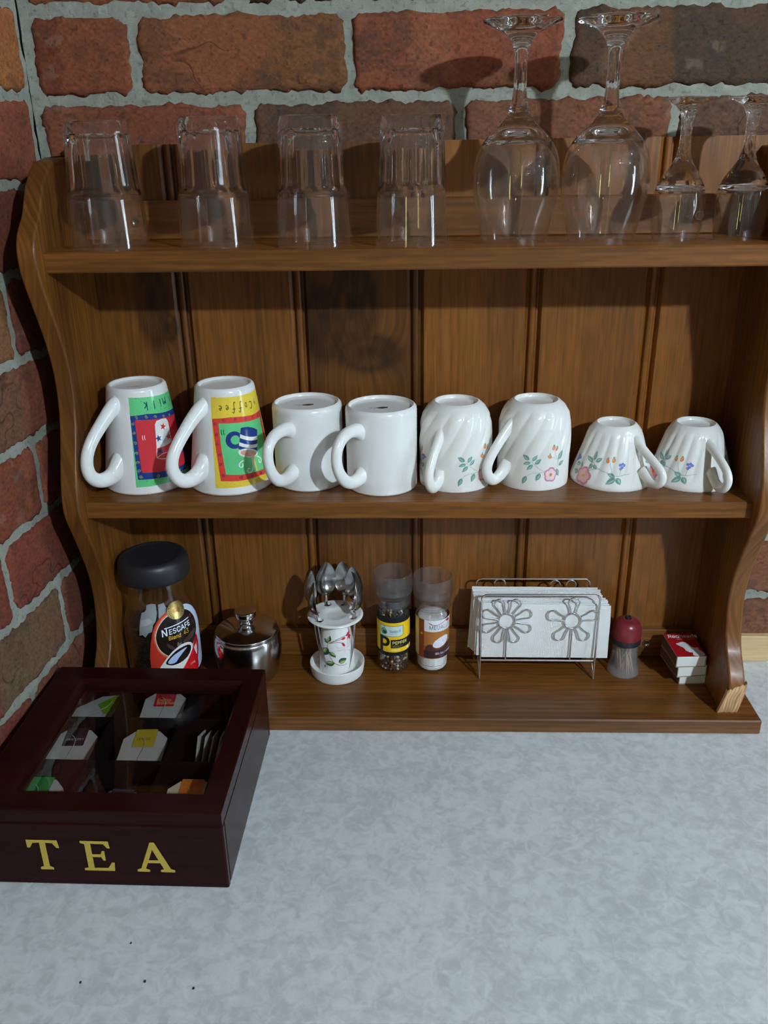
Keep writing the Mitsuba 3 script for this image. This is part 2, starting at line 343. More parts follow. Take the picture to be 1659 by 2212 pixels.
k = key_for('pane', w1); scene[k] = {'type': 'rectangle', 'to_world': T().translate([2.44, (WY0 + WY1) / 2, (WZ0 + WZ1) / 2]).rotate([0, 1, 0], -90).scale([(WZ1 - WZ0) / 2 - .04, (WY1 - WY0) / 2 - .04, 1]), 'bsdf': {'type': 'ref', 'id': 'mat_white_paint'}, **emit(WINDOW_LIGHT)}
d1 = wall('door_1', cat(bar(DX0, DX0 + .06, -3.46, -3.4, -.88, 1.12), bar(DX1 - .06, DX1, -3.46, -3.4, -.88, 1.12), bar(DX0 + .06, DX1 - .06, -3.46, -3.4, 1.04, 1.12), bar(DX0 + .06, DX1 - .06, -3.46, -3.4, -.88, -.60)), 'pale_pine')
k = key_for('pane', d1); scene[k] = {'type': 'rectangle', 'to_world': T().translate([(DX0 + DX1) / 2, -3.44, .22]).rotate([1, 0, 0], -90).scale([(DX1 - DX0) / 2 - .06, .82, 1]), 'bsdf': {'type': 'ref', 'id': 'mat_white_paint'}, **emit(DOOR_LIGHT)}
for (x, y, z), r, c in LAMPS:
    t = thing('ceiling_lamp', 'small round ceiling lamp outside the photo, seen as a bright dot in glossy cups', 'lamp', 'ceiling lamps of the kitchen')
    obj('rim', place(revolve(chaikin([(0, TOP - z), (r + .03, TOP - z), (r + .03, TOP - z - .012), (r + .008, TOP - z - .012), (r + .004, r * .2 + .01), (0, r * .6 + .012)], 1), 32), (x, y, z)), 'white_paint', t)
    k = key_for('bulb', t); scene[k] = {'type': 'sphere', 'center': [x, y, z], 'radius': r, 'bsdf': {'type': 'ref', 'id': 'mat_white_paint'}, **emit(c)}

# brick walls: mortar slab with bricks proud of it, each brick an entry
def brick_mesh(L, H, seed, depth=.022):
    """face in the plane y=0, from x 0..L, z 0..H, going back to +depth"""
    r = np.random.default_rng(seed); nx, nz = max(5, int(L / .0042)), max(5, int(H / .0042))
    x, z = np.meshgrid(np.linspace(0, 1, nx + 1), np.linspace(0, 1, nz + 1), indexing='ij'); x, z = (.5 + (q - .5) * (1 + .10 * (1 - (2 * q - 1) ** 2) ) for q in (x, z))
    P = np.stack([x * L, 0 * x, z * H], -1); s = seed * 13.7
    nz3 = lambda q, f, k: meshkit.fbm(np.stack([q[..., 0] * f + s, q[..., 2] * f + k, 0 * q[..., 0] + k], -1), 3) - .5
    ex, ez = np.minimum(x, 1 - x) * L, np.minimum(z, 1 - z) * H; e = np.minimum(ex, ez)
    edge = np.exp(-e / .004)
    P[..., 0] += (nz3(P, 60, 1) * .009 + nz3(P, 190, 21) * .006) * edge + (.5 - r.random()) * .002; P[..., 2] += (nz3(P, 60, 5) * .009 + nz3(P, 190, 25) * .006) * edge
    cr = np.clip(1 - (ex / .007), 0, 1) * np.clip(1 - (ez / .007), 0, 1)         # worn corners
    P[..., 0] += np.sign(.5 - x) * .004 * cr; P[..., 2] += np.sign(.5 - z) * .004 * cr
    P[..., 1] = -.0018 + .0034 * np.exp(-e / .0022) + nz3(P, 38, 9) * .0026 + nz3(P, 150, 11) * .0014 - r.random() * .0012
    V = P.reshape(-1, 3); idx = np.arange(len(V)).reshape(nx + 1, nz + 1)
    F = [np.stack([idx[:-1, :-1], idx[1:, :-1], idx[1:, 1:]], -1).reshape(-1, 3), np.stack([idx[:-1, :-1], idx[1:, 1:], idx[:-1, 1:]], -1).reshape(-1, 3)]
    ring = np.r_[idx[:, 0], idx[-1, 1:], idx[-2::-1, -1], idx[0, -2:0:-1]]
    B = V[ring].copy(); B[:, 1] = depth; b0 = len(V); V = np.vstack([V, B]); n = len(ring); i = np.arange(n); j = (i + 1) % n
    F += [np.stack([ring[i], b0 + i, b0 + j], 1), np.stack([ring[i], b0 + j, ring[j]], 1)]
    return trimesh.Trimesh(V, np.vstack(F), process=False)
def add_brick(par, m, tone, seed):
    obj('brick', m, 'brick', par, smooth=True, uv=np.tile([float(tone), (seed * .37) % 1], (len(m.vertices), 1)))
def mortar_wall(w, h, z0, seed):
    n = int(w / .010); k = int(h / .010); x, z = np.meshgrid(np.linspace(0, w, n + 1), np.linspace(z0, z0 + h, k + 1), indexing='ij')
    y = .0012 + (meshkit.fbm(np.stack([x * 45 + seed, z * 45, 0 * x], -1), 3) - .5) * .004
    V = np.stack([x, y, z], -1).reshape(-1, 3); idx = np.arange(len(V)).reshape(n + 1, k + 1)
    F = np.vstack([np.stack([idx[:-1, :-1], idx[1:, :-1], idx[1:, 1:]], -1).reshape(-1, 3), np.stack([idx[:-1, :-1], idx[1:, 1:], idx[:-1, 1:]], -1).reshape(-1, 3)])
    return trimesh.Trimesh(V, F, process=False)
wb = wall('wall_back', cat(bar(-2.6, 2.5, .012, .16, -.90, TOP), place(mortar_wall(1.75, 1.25, -.01, 3), (LEFT, 0, 0))), 'mortar')
bed = [.829 + k * .0895 for k in range(0, 5)] + [.7400 - k * .0913 for k in range(9)]
bed = sorted(bed)
seen = {(7, 0): 4, (7, 1): 5, (7, 2): 6, (7, 3): 7, (8, 0): 0, (8, 1): 1, (8, 2): 2, (8, 3): 3, (9, 0): 1, (9, 1): 3, (9, 2): 5}
sd = 0
for r in range(len(bed) - 1):
    z0, z1 = bed[r] + .0060, bed[r + 1] - .0060
    if z0 < -.01: continue
    odd = (r % 2 == 0)
    xs = [LEFT + .004] + [(-.3158 if odd else -.1903) + k * .2415 for k in range(8)]
    xs = [x for x in xs if x < 1.25]
    row = r
    for q in range(len(xs) - 1):
        sd += 1; x0, x1 = xs[q] + (.0055 if q else .006), xs[q + 1] - .0055
        add_brick(wb, place(brick_mesh(x1 - x0, z1 - z0, sd), (x0, 0, z0)), seen.get((row, q), [15, 10, 13, 2, 0, 6][(sd * 7) % 6]), sd)
ml = place(mortar_wall(1.6, 1.25, -.01, 9), (0, 0, 0))
SK = math.atan(.08)                                                                     # the left wall stands a few degrees out of square
toL = np.array([[-math.sin(SK), -math.cos(SK), 0, LEFT], [-math.cos(SK), math.sin(SK), 0, 0], [0, 0, 1, 0], [0, 0, 0, 1.]])   # local x runs towards the camera, local +y into the wall
def left(m):
    m = m.copy(); m.apply_transform(toL); m.invert(); return m
wl = wall('wall_left', cat(left(bar(-.02, 1.6, .012, .16, -.90, TOP)), left(ml)), 'mortar')
bedl = [.1000 + k * .0921 for k in range(-1, 13)]
seenl = {(0, 1): 14, (1, 0): 9, (1, 1): 14, (2, 0): 13, (2, 1): 13, (3, 0): 10, (3, 1): 10, (4, 0): 12, (4, 1): 12, (5, 0): 9, (5, 1): 11, (6, 0): 9, (6, 1): 9, (7, 0): 10, (8, 0): 8, (2, 2): 10, (3, 2): 8}
for r in range(len(bedl) - 1):
    z0, z1 = bedl[r] + .0058, bedl[r + 1] - .0058
    ss = [.010] + [(.131 if r % 2 == 1 else .233) + k * .240 for k in range(6)]
    for q in range(len(ss) - 1):
        sd += 1; s0, s1 = ss[q] + (.005 if q else 0), ss[q + 1] - .005
        add_brick(wl, left(place(brick_mesh(s1 - s0, z1 - z0, sd), (s0, 0, z0))), seenl.get((r, q), [10, 9, 12, 11][(sd * 5) % 4]), sd)

# countertop, its cabinet, timber strip along the wall
ct = tag(obj('countertop', extrude_z(Polygon([(LEFT + .001, -.001), (2.38, -.001), (2.38, -.66), (LEFT - .66 * .08 + .001, -.66)]), -.035, 0), 'laminate', smooth=False), 'pale mottled grey laminate countertop under the wooden rack', 'countertop')
obj('cabinet', bar(LEFT + .004, 2.36, -.62, -.003, -.90, -.0352, .002), 'white_paint', ct, smooth=False)
tr = obj('trim_1', bar(.437, 1.30, -.0125, -.0005, 0, .0416, .0015), 'pale_pine', smooth=False, kind='structure', label='pale pine strip along the foot of the brick wall right of the rack')
for x, y, s in ((-.2697, -.4989, .0010), (-.3027, -.5408, .0011), (-.2449, -.5387, .0012), (-.1995, -.5447, .0012)):
    b = trimesh.creation.icosphere(subdivisions=1, radius=s); b.vertices *= rng.uniform(.6, 1.1, (len(b.vertices), 1)); b.apply_scale([1, 1.2, .7]); b.apply_translation((x, y, s * .55))
    tag(obj('crumb', b, 'crumb'), 'tiny dark crumb on the pale countertop in front of the tea box', 'crumb', 'crumbs on the countertop')
#__PART2__
# ------------------------------------------------------------------ the wooden rack
XL, XR, ZA, ZC, ZB, ZG, YB = -.38866, .3856, .59028, .30676, .02047, .69334, -.022
rack = thing('plate_rack', 'brown stained pine shelf rack standing on the countertop against the brick wall', 'shelf')
def uvid(m, k): return np.tile([float(k), 0.], (len(m.vertices), 1))
def wood(name, m, b, k, parent=rack, label=None, tone=.04):
    v, f, n = meshkit.arrays(m, 35); mm = trimesh.Trimesh(v, f, process=False)
    kk = key_for(name, parent); path = meshkit.write_ply((v, f), False, uv=np.tile([float(k), tone], (len(v), 1)), normals=n)
    scene[kk] = {'type': 'ply', 'filename': path, 'face_normals': False, 'bsdf': {'type': 'ref', 'id': 'mat_' + b}}
    if label: labels[kk] = {'label': label}
    return kk
# back boards, tongue and groove with a bead on each joint
g = .14214; joints = [(k - 2) * g for k in range(5)]; edges = [XL - .012] + joints + [XR + .012]
for k in range(6):
    x0, x1 = edges[k], edges[k + 1]; f, b = YB, YB + .012
    P = [(x0 + (.0065 if k else 0), b)]
    P += [(x0 + .0062, f + .0076), (x0 + .0084, f + .0030), (x0 + .0098, f + .0004), (x0 + .0106, f)] if k else [(x0, f)]
    if k < 5:
        P += [(x1 - .0106, f), (x1 - .0102, f + .0001), (x1 - .0064, f + .0040), (x1 - .0060, f + .0070), (x1 - .0050, f + .0070)]
        P += [(x1 - .0004 + .0040 * math.cos(a), f + .0044 - .0040 * math.sin(a)) for a in np.linspace(PI * 1.15, -.3, 11)]
        P += [(x1 + .0037, f + .0078), (x1 + .0062, f + .0078), (x1 + .0062, b)]
    else: P += [(x1, f), (x1, b)]
    wood('back_board', extrude_z(Polygon(P).buffer(0), ZB + .0002, ZG), 'wood_vertical', (.13, .42, .95, .27, .71, .55)[k], tone=(.00, .07, -.02, .28, .26, .16)[k])
# shelves
wood('shelf', bar(XL - .006, XR + .006, -.1587, YB - .0003, ZA - .021, ZA, .0016), 'wood_horizontal', .31)
wood('shelf', bar(XL - .006, XR + .006, -.1552, YB - .0003, ZC - .0206, ZC, .0016), 'wood_horizontal', .66)
wood('base_board', bar(-.4300, .4325, -.1790, -.008, .0002, ZB, .0016), 'wood_horizontal', .05)
for z, h, k in ((ZA, .0432, .44), (ZB, .0440, .83)):
    rl = wood('rail', bar(XL + .0002, XR - .0002, YB - .0115, YB - .0004, z + .0002, z + h, .0014), 'wood_horizontal', k)
    for x in (-.3262, .3228):
        zz = .6105 if z == ZA else .0430
        w = revolve(chaikin([(0, .0004), (.0022, .0004), (.0030, .0012), (.0050, .0016), (.0058, .0008), (.0060, 0), (0, 0)], 1), 24)
        obj('screw', place(w, (x, YB - .0113, zz), rx=PI / 2), 'brass', rl, label='dark brass cup washer screw')
# side panels: ogee front edge
front = [(-.1480, .1057), (-.1375, .1330), (-.1325, .1660), (-.1360, .2000), (-.1474, .2336), (-.1620, .2670), (-.1738, .2950), (-.1752, .3120), (-.1710, .3330), (-.1600, .3620), (-.1478, .3920), (-.1402, .4220), (-.1388, .4500), (-.1425, .4780), (-.1520, .5070), (-.1640, .5350), (-.1750, .5620), (-.1792, .5800), (-.1790, .5930), (-.1740, .6060), (-.1630, .6180), (-.1520, .6270), (-.1415, .6410), (-.1320, .6540), (-.1180, .6660), (-.1040, .6745), (-.0960, .6780)]
low = [(-.1755, .0647), (-.1690, .0800), (-.1580, .0935)]
curve = spline(low + front, 120)
for sgn, x0, x1 in ((-1, XL - .0200, XL), (1, XR, XR + .0200)):
    foot = [(-.1770, ZB + .0002)] if sgn < 0 else [(-.1585, ZB + .0002), (-.1640, .034), (-.1690, .048), (-.1735, .060)]
    P = [(-.0100, ZB + .0002)] + foot + [tuple(c) for c in curve] + [(-.0700, .6815), (-.0100, .6835)]
    sp = wood('side_panel', extrude_x(Polygon(P).buffer(0), x0, x1, .0028), 'wood_vertical', .36 if sgn < 0 else .78)
    if sgn > 0:   # the splintered lower end
        n, k = 9, 12; u, w = np.meshgrid(np.linspace(0, 1, n), np.linspace(0, 1, k), indexing='ij')
        x = x0 - .0008 + u * (x1 - x0 + .0016) - (1 - w) * .0030 * (1 - u)
        z = ZB + .0004 + w * (.0395 + .0110 * u + .004 * np.abs(np.sin(u * 11)))
        ridge = (meshkit.noise(np.stack([u * 6.5, w * .7, 0 * u], -1), 4) - .5) * .0045
        y = np.interp(z, [ZB, .034, .048, .060, .075], [-.1595, -.1650, -.1698, -.1745, -.1770]) - .0012 - np.abs(ridge) * np.clip((1 - w) * 6, 0, 1)
        y = np.where(w > .93, y + .0012, y)
        V = np.stack([x, y, z], -1).reshape(-1, 3); idx = np.arange(n * k).reshape(n, k)
        F = np.vstack([np.stack([idx[:-1, :-1], idx[1:, :-1], idx[1:, 1:]], -1).reshape(-1, 3), np.stack([idx[:-1, :-1], idx[1:, 1:], idx[:-1, 1:]], -1).reshape(-1, 3)])
        V2 = V + (0, .0050, 0); nn = len(V); ring = np.r_[idx[:, 0], idx[-1, 1:], idx[-2::-1, -1], idx[0, -2:0:-1]]; a, b2 = ring, np.roll(ring, -1)
        F = np.vstack([F, F[:, ::-1] + nn, np.stack([b2, a, a + nn], 1), np.stack([b2, a + nn, b2 + nn], 1)])
        obj('broken_edge', fix(trimesh.Trimesh(np.vstack([V, V2]), F, process=False)), 'raw_pine', sp, smooth=25, label='bare splintered pine at the broken foot')

# ------------------------------------------------------------------ glasses on the top shelf
def tumbler(C, H, R, Rt, rot, label):
    k = thing('drinking_glass', label, 'glass', 'upturned tumblers on the top shelf')
    n = 10
    out = lambda z: np.interp(z, [0, .0020, .050, .0545, .0600, .0640, H - .007, H], [R - .0004, R, R - .0022, R - .0032, R - .0050, R - .0056, Rt + .0006, Rt - .0012])
    zs = np.r_[0, .0008, .002, .01, .02, .03, .04, .047, np.linspace(.050, .0660, 12), np.linspace(.07, H - .012, 14), H - .009, H - .006, H - .0035, H - .0015, H - .0004]
    inner = [(0, H - .0125), (Rt - .0085, H - .0125), (Rt - .0058, H - .0140), (Rt - .0046, H - .0180)] + [(out(z) - (.0026 if z < .05 else .0030 if z < .07 else .0034), z) for z in (H - .03, .08, .07, .060, .05, .03, .01, .0015)] + [(R - .0022, .0003), (R - .0012, 0)]
    def mod(th, z, r, i):
        if i < len(inner) or r < .010: return np.full_like(th, r)
        a = np.mod(th + rot, 2 * PI / n) - PI / n                    # flat panels with arched lower ends
        s = np.clip((z - (.0545 + .0075 * (a / (PI / n)) ** 2)) / .004, 0, 1) * np.clip((H - .003 - z) / .008, 0, 1)
        fl = r * (math.cos(PI / n) / np.cos(a)) / (.5 + .5 * math.cos(PI / n))
        return r * (1 - s) + (fl - .0008 * np.cos(a * n * .5)) * s
    prof = [(out(z), z) for z in zs] + [(Rt - .004, H), (Rt - .010, H + .0002), (Rt - .013, H - .0012), (0, H - .0015)]
    zi = .0530                                                        # thin lip below, thick fluted glass above
    m = revolve(inner + prof, 160, mod); f = m.triangles_center[:, 2]; m0 = trimesh.Trimesh(m.vertices, m.faces[f < zi], process=False); m0.remove_unreferenced_vertices()
    obj('lip', place(m0, (C[0], C[1], ZA + .0002)), 'thin_glass', k, smooth=28)
    kb = [q for q in inner if q[1] > zi] + [(float(out(zi)) - .0030, zi + .0001), (float(out(zi)) - .0001, zi + .0001)]; nk = len(kb); kb += [q for q in prof if q[1] > zi + .0002]
    obj('body', place(revolve(kb, 160, lambda th, z, r, i: np.full_like(th, r) if i < nk else mod(th, z, r, 99)), (C[0], C[1], ZA + .0002)), 'glass', k, smooth=28)
tumbler((-.3306, -.1160), .1255, .0415, .0318, .10, 'upturned clear tumbler nearest the left end of the top shelf')
tumbler((-.2157, -.1065), .1278, .0405, .0318, .30, 'upturned clear tumbler second from the left on the top shelf')
tumbler((-.1085, -.1175), .1272, .0403, .0318, .02, 'upturned clear tumbler third from the left on the top shelf')
tumbler((-.0042, -.1175), .1260, .0395, .0318, .22, 'upturned clear tumbler beside the tall wine glasses')
def wine(C, label):
    k = thing('wine_glass', label, 'wine glass', 'tall wine glasses on the top shelf')
    o = spline([(.0345, 0), (.0392, .022), (.0438, .044), (.0455, .062), (.0436, .080), (.0375, .096), (.0262, .1095), (.0165, .1185), (.0108, .1275), (.0078, .138), (.0064, .152), (.0062, .168), (.0074, .182), (.0112, .1915), (.0185, .1985), (.0290, .2035), (.0378, .2070)], 64)
    o = np.vstack([o, [(.0388, .2078), (.0388, .2090), (.0375, .2096), (.0200, .2086), (0, .2066)]])
    i = spline([(0, .1065), (.0120, .1052), (.0240, .0995), (.0355, .0885), (.0418, .0745), (.0440, .060), (.0424, .042), (.0380, .022), (.0334, .0008)], 36)
    i = np.vstack([i, [(.0337, .0002), (.0341, 0)]])
    zc = .0985; a = np.vstack([i[i[:, 1] < zc], o[(o[:, 1] < zc) & (o[:, 0] > .015)]]); ri, ro = a[0], a[-1]
    obj('bowl', place(revolve(a, 96), (C[0], C[1], ZA + .0002)), 'thin_glass', k, smooth=40)
    b = np.vstack([i[(i[:, 1] >= zc)], [ri, ro], o[(o[:, 1] >= zc)]])
    obj('stem', place(revolve(b, 96), (C[0], C[1], ZA + .0002)), 'glass', k, smooth=40)
wine((.1045, -.1080), 'tall upturned wine glass beside the last tumbler')
wine((.1968, -.1094), 'tall upturned wine glass beside the small sherry glasses')
def sherry(C, rot, label):
    k = thing('sherry_glass', label, 'glass', 'small stemmed glasses on the top shelf')
    o = spline([(.0242, 0), (.0262, .014), (.0272, .030), (.0262, .045), (.0225, .058), (.0165, .0680), (.0105, .0765), (.0066, .086), (.0052, .098), (.0052, .112), (.0066, .122), (.0115, .1300), (.0195, .1345), (.0262, .1368)], 56)
    o = np.vstack([o, [(.0268, .1376), (.0266, .1386), (.0140, .1382), (0, .1370)]])
    i = np.vstack([spline([(0, .0545), (.0130, .0540), (.0205, .0500), (.0238, .040), (.0254, .028), (.0248, .014), (.0230, .0008)], 26), [(.0233, .0002), (.0238, 0)]])
    def mod(th, z, r, i):
        s = np.clip((z - .074) / .012, 0, 1) * np.clip((.134 - z) / .012, 0, 1) if r > .004 else 0
        return r * (1 + .15 * s * np.cos(8 * (th + rot + z * 75)))
    zc = .0500; a = np.vstack([i[i[:, 1] < zc], o[(o[:, 1] < zc) & (o[:, 0] > .012)]]); ri, ro = a[0], a[-1]
    obj('bowl', place(revolve(a, 112), (C[0], C[1], ZA + .0002)), 'thin_glass', k, smooth=45)
    obj('stem', place(revolve(np.vstack([i[i[:, 1] >= zc], [ri, ro], o[o[:, 1] >= zc]]), 112, mod), (C[0], C[1], ZA + .0002)), 'glass', k, smooth=45)
sherry((.2785, -.0985), 0, 'small twisted-stem sherry glass next to the second wine glass')
sherry((.3440, -.1005), .4, 'small twisted-stem sherry glass at the right end of the top shelf')

# ------------------------------------------------------------------ mugs and cups on the middle shelf
def handle(parent, C, z0, az, pts, rad, bsdf, flat=(1, 1.15), n=60):
    p = np.asarray(pts, float) / 1000; q = spline(p, n); a = math.radians(az)
    P = np.column_stack([C[0] + q[:, 0] * math.sin(a), C[1] - q[:, 0] * math.cos(a), z0 + q[:, 1]])
    r = np.interp(np.linspace(0, 1, n), np.linspace(0, 1, len(rad)), rad)
    obj('handle', tube(P, r, 18, flat=flat, up=(math.cos(a), math.sin(a), 0)), bsdf, parent, smooth=50)
WHITE, GREEN, LEAFD, NAVY, RED, YEL = sr(236, 236, 232), sr(104, 206, 134), sr(22, 110, 62), sr(38, 62, 132), sr(216, 58, 66), sr(236, 206, 70)
hand = {'M': [[(0, 0), (.1, 1), (.45, .35), (.8, 1), (.95, 0)]], 'i': [[(.1, .62), (.12, 0)], [(.1, .84), (.13, .88)]], 'l': [[(.12, 1.05), (.1, 0)]], 'k': [[(.1, 1.05), (.1, 0)], [(.6, .75), (.12, .32), (.62, 0)]],
    'C': [[(.62, .85), (.4, 1), (.12, .78), (.02, .45), (.15, .1), (.45, 0), (.7, .15)]], 'o': [[(.3, .6), (.08, .45), (.08, .15), (.28, 0), (.5, .15), (.5, .45), (.3, .6)]],
    'f': [[(.62, .95), (.48, 1.12), (.32, 1.0), (.28, .5), (.26, -.2), (.1, -.32), (-.02, -.2)], [(.05, .55), (.55, .6)]], 'e': [[(.05, .32), (.5, .36), (.42, .58), (.2, .6), (.04, .3), (.15, .04), (.5, .06)]],
    'y': [[(.05, .6), (.12, .2), (.45, .25)], [(.5, .6), (.42, -.1), (.2, -.35)]], 's': [[(.5, .55), (.2, .6), (.12, .42), (.45, .25), (.4, .02), (.05, .02)]]}
def handwrite(art, word, x, y, h, pitch, w, c, lay, flip=True):
    """flip: upside down, running from right to left (the mug stands on its rim)"""
    s = -1 if flip else 1
    for k, ch in enumerate(word):
        for st in hand[ch]: art.line([(x + s * (k * pitch + u * h * .75), y + s * v * h) for u, v in chaikin(st, 2)], w, c, lay)
def tapered_mug(C, label, kind):
    R, Rt, H = .0515, .0345, .1255
    rf = lambda th, z: np.interp(z, [0, .003, .120, .1235, H], [R - .0003, R, Rt + .0010, Rt, Rt - .0014])
    prof = [(0, H - .0155), (Rt - .0075, H - .0155), (R - .0045, .004), (R - .0042, .0012), (R - .0030, .0001), (R - .0016, 0), (R - .0003, .0012), (R, .0030), (Rt + .0010, H - .0055), (Rt + .0002, H - .0022), (Rt - .0020, H - .0002), (Rt - .0032, H), (Rt - .0046, H - .0006), (Rt - .0062, H - .0030), (Rt - .0090, H - .0036), (0, H - .0038)]
    k = thing('mug', label, 'mug'); z0 = ZC + .0002
    obj('body', place(revolve(prof, 112), (*C, z0)), 'ceramic_white', k, smooth=40)
    az, pts = (-28.6, [(26, 108.5), (37, 105.8), (50.9, 96.9), (68.0, 83.1), (81.1, 69.8), (88.6, 55.0), (88.8, 39.4), (80.2, 27.6), (65.5, 23.4), (53.2, 26.0), (45.5, 31.0), (36, 40)]) if kind == 'milk' else (-34.2, [(26, 107), (38, 103.5), (52.5, 95.0), (68.6, 81.4), (82.0, 67.6), (90.5, 53.6), (90.6, 39.4), (82.0, 27.2), (68.5, 23.0), (55, 26.0), (46.5, 31.0), (37, 40)])
    handle(k, C, z0, az, pts, [.0090, .0082, .0072, .0066, .0064, .0064, .0066, .0072, .0085, .0100, .0118], 'ceramic_white', (1, 1.2))
    A = Art(); q = lambda th, z: (th * .75, z)              # degrees -> mm on a girth of radius 43 mm
    P = lambda *pp: Polygon([q(*p) for p in pp])
    if kind == 'milk':
        A.add(P((1.4, 116.5), (55, 114.5), (112, 113.5), (112, 10), (50, 11), (.9, 10)), GREEN, 0)
        for t in range(70):
            th, z = rng.uniform(4, 108), rng.choice([rng.uniform(96, 115), rng.uniform(11, 18)]); A.add(ell(*q(th, z), .35, .35), LEAFD, 1)
        A.add(P((1.4, 95), (30, 96), (60, 93.5), (108, 91), (104, 16), (55, 18), (4.5, 19.4), (3, 50)), NAVY, 1)
        A.add(P((8.4, 88), (10.5, 90.4), (55, 87.5), (95, 85), (97, 82), (91, 26), (87, 23.5), (45, 25.5), (12, 27.5), (10.4, 30)), RED, 2)
        for th, z in [(4.3, 86), (5, 75), (5.6, 63), (6.4, 51), (7, 40), (7.6, 30), (9, 23), (12, 92.5), (28, 93), (44, 91), (60, 89.6), (76, 88), (33, 21.5), (52, 21.5), (70, 20), (86, 19.5)]:
            A.line([p for p in spiral(*q(th, z), 2.1, 1.5, th)], .45, sr(214, 196, 70), 3)
        for d in (0, 3.2): A.line(chaikin([q(18 + d, 71.5), q(17.2 + d, 69), q(18.2 + d, 66)], 2), .7, WHITE, 3)
        A.add(P((40.4, 82.5), (44, 86), (55, 87), (64, 86), (67.5, 82), (66, 57), (52, 55), (36.5, 54)), WHITE, 3)
        for pl in ([(36.5, 54), (34.5, 43)], [(66, 57), (66.5, 45)], [(34.5, 43), (42, 40.2), (54, 40), (66.5, 45)], [(34.5, 43), (44, 46.4), (56, 47), (66.5, 45)]): A.line([q(*p) for p in pl], .7, WHITE, 3)
        A.add(P((47, 62), (56, 74), (66, 74), (66, 57), (52, 55)), sr(206, 208, 206), 4)
        for th, z, r, c in ((54.4, 77.7, 4.6, RED), (42.6, 65.4, 4.6, NAVY), (61.5, 64, 4.4, RED), (41, 50.0, 4.0, NAVY), (59, 50.5, 3.6, sr(226, 170, 60))): A.add(star(*q(th, z), r, th), c, 5)
        A.line(chaikin([q(72, 40), q(76, 38), q(80, 41)], 2), 1.1, WHITE, 4)
        handwrite(A, 'Milk', q(74, 0)[0], 109.5, 8.6, 10.2, 1.15, sr(20, 62, 100), 3); handwrite(A, 's', q(92, 0)[0], 107.5, 7, 7, .9, sr(20, 62, 100), 3)
    else:
        A.add(P((-15.2, 117), (40, 116.5), (96, 117), (96, 11), (60, 10.5), (-11.5, 9.7)), YEL, 0)
        for t in range(70):
            th, z = rng.uniform(-12, 92), rng.choice([rng.uniform(94, 116), rng.uniform(10.5, 17)]); A.add(ell(*q(th, z), .3, .3), sr(176, 140, 24), 1)
        A.add(P((-14, 92), (18, 93.5), (60, 91), (92, 91.5), (88, 17), (50, 18), (20, 17.5), (-3.7, 18.6), (-8, 50)), sr(226, 72, 62), 1)
        A.add(P((-2.8, 87), (30, 86), (83, 84), (79, 22.5), (60, 24), (30, 24.5), (4.1, 26.3), (0, 55)), GREEN, 2)
        for th, z in [(-9, 86), (-7.6, 74), (-6, 62.5), (-4.2, 50), (-2.4, 39), (-.4, 25), (6, 89.8), (26, 90.6), (44, 89), (60, 88), (76, 88), (24, 21.5), (40, 21), (56, 20.5), (72, 20)]:
            A.line(spiral(*q(th, z), 2.1, 1.5, th * 2), .6, sr(112, 34, 84), 3)
        for d in (0, 3.6): A.line(chaikin([q(1.5 + d, 79), q(.6 + d, 76.5), q(2.2 + d, 73.5)], 2), 1.0, sr(18, 84, 60), 3)
        TLc, TRc, BRc, BLc = (np.array(v) for v in ((24.8, 79.5), (49.0, 72.0), (42.2, 47.6), (18.7, 54.4)))
        def cpt(u, b): return BLc * (1 - u) * (1 - b) + BRc * u * (1 - b) + TLc * (1 - u) * b + TRc * u * b + np.array([0, (2.6 if b > .99 else -1.8) * 4 * u * (1 - u)])
        us = np.linspace(0, 1, 9); cup = lambda a, b: Polygon([tuple(cpt(u, a)) for u in us] + [tuple(cpt(u, b)) for u in us[::-1]])
        A.add(cup(1, 0), WHITE, 4)
        A.add(affinity.scale(Point(15.5, 66.5).buffer(10.2), 1, 1).difference(Point(16.6, 66.5).buffer(5.4)), NAVY, 3)
        for b0, b1 in ((1, .72), (.55, .36), (.20, .04)): A.add(cup(b0, b1), NAVY, 5)
        A.add(ell(30.4, 48.6, 12.6, 5.4, -16), WHITE, 6); A.add(ell(30.6, 48.4, 10.2, 3.7, -16), sr(226, 168, 140), 7)
        for st in ([(31, 41), (26, 40), (23, 36), (25.5, 33), (29, 34), (29, 37)], [(45, 41), (45, 33), (43, 27), (38, 24.5), (34.5, 27), (36, 31), (39, 30)], [(54, 42), (59, 40), (62, 36), (59.5, 32.5), (56.5, 34), (57, 37)], [(48, 41), (48.5, 32), (50, 26)]):
            A.line([q(*p) for p in chaikin(st, 3)], 1.25, WHITE, 5)
        A.add(P((44.5, 46), (48.5, 45), (51, 26), (48.5, 26)), sr(224, 190, 110), 8)
        handwrite(A, 'Coffee', q(64, 0)[0], 107.5, 9.0, 8.9, .85, sr(60, 62, 30), 3); handwrite(A, 'y', q(76, 0)[0], 106.5, 8, 8, .62, sr(60, 62, 30), 3)
    put(A, 'print', k, round_map(C, z0, rf, .043), 2.2)
    B = Art(); [B.add(sbox(-9, 1.5 - j * 2.2, 9 - 3 * (j % 2), 2.4 - j * 2.2), sr(120, 120, 122), 1) for j in range(2)]
    if kind == 'milk': put(B, 'base_mark', k, plane_map((C[0], C[1] - .006, z0 + H - .0038), (.97, .22, 0), (-.22, .97, 0)), 6)
tapered_mug((-.3349, -.0809), 'white tapered mug with a green and red Milk print', 'milk')
tapered_mug((-.2280, -.0836), 'white tapered mug with a yellow Coffee print of a striped cup', 'coffee')
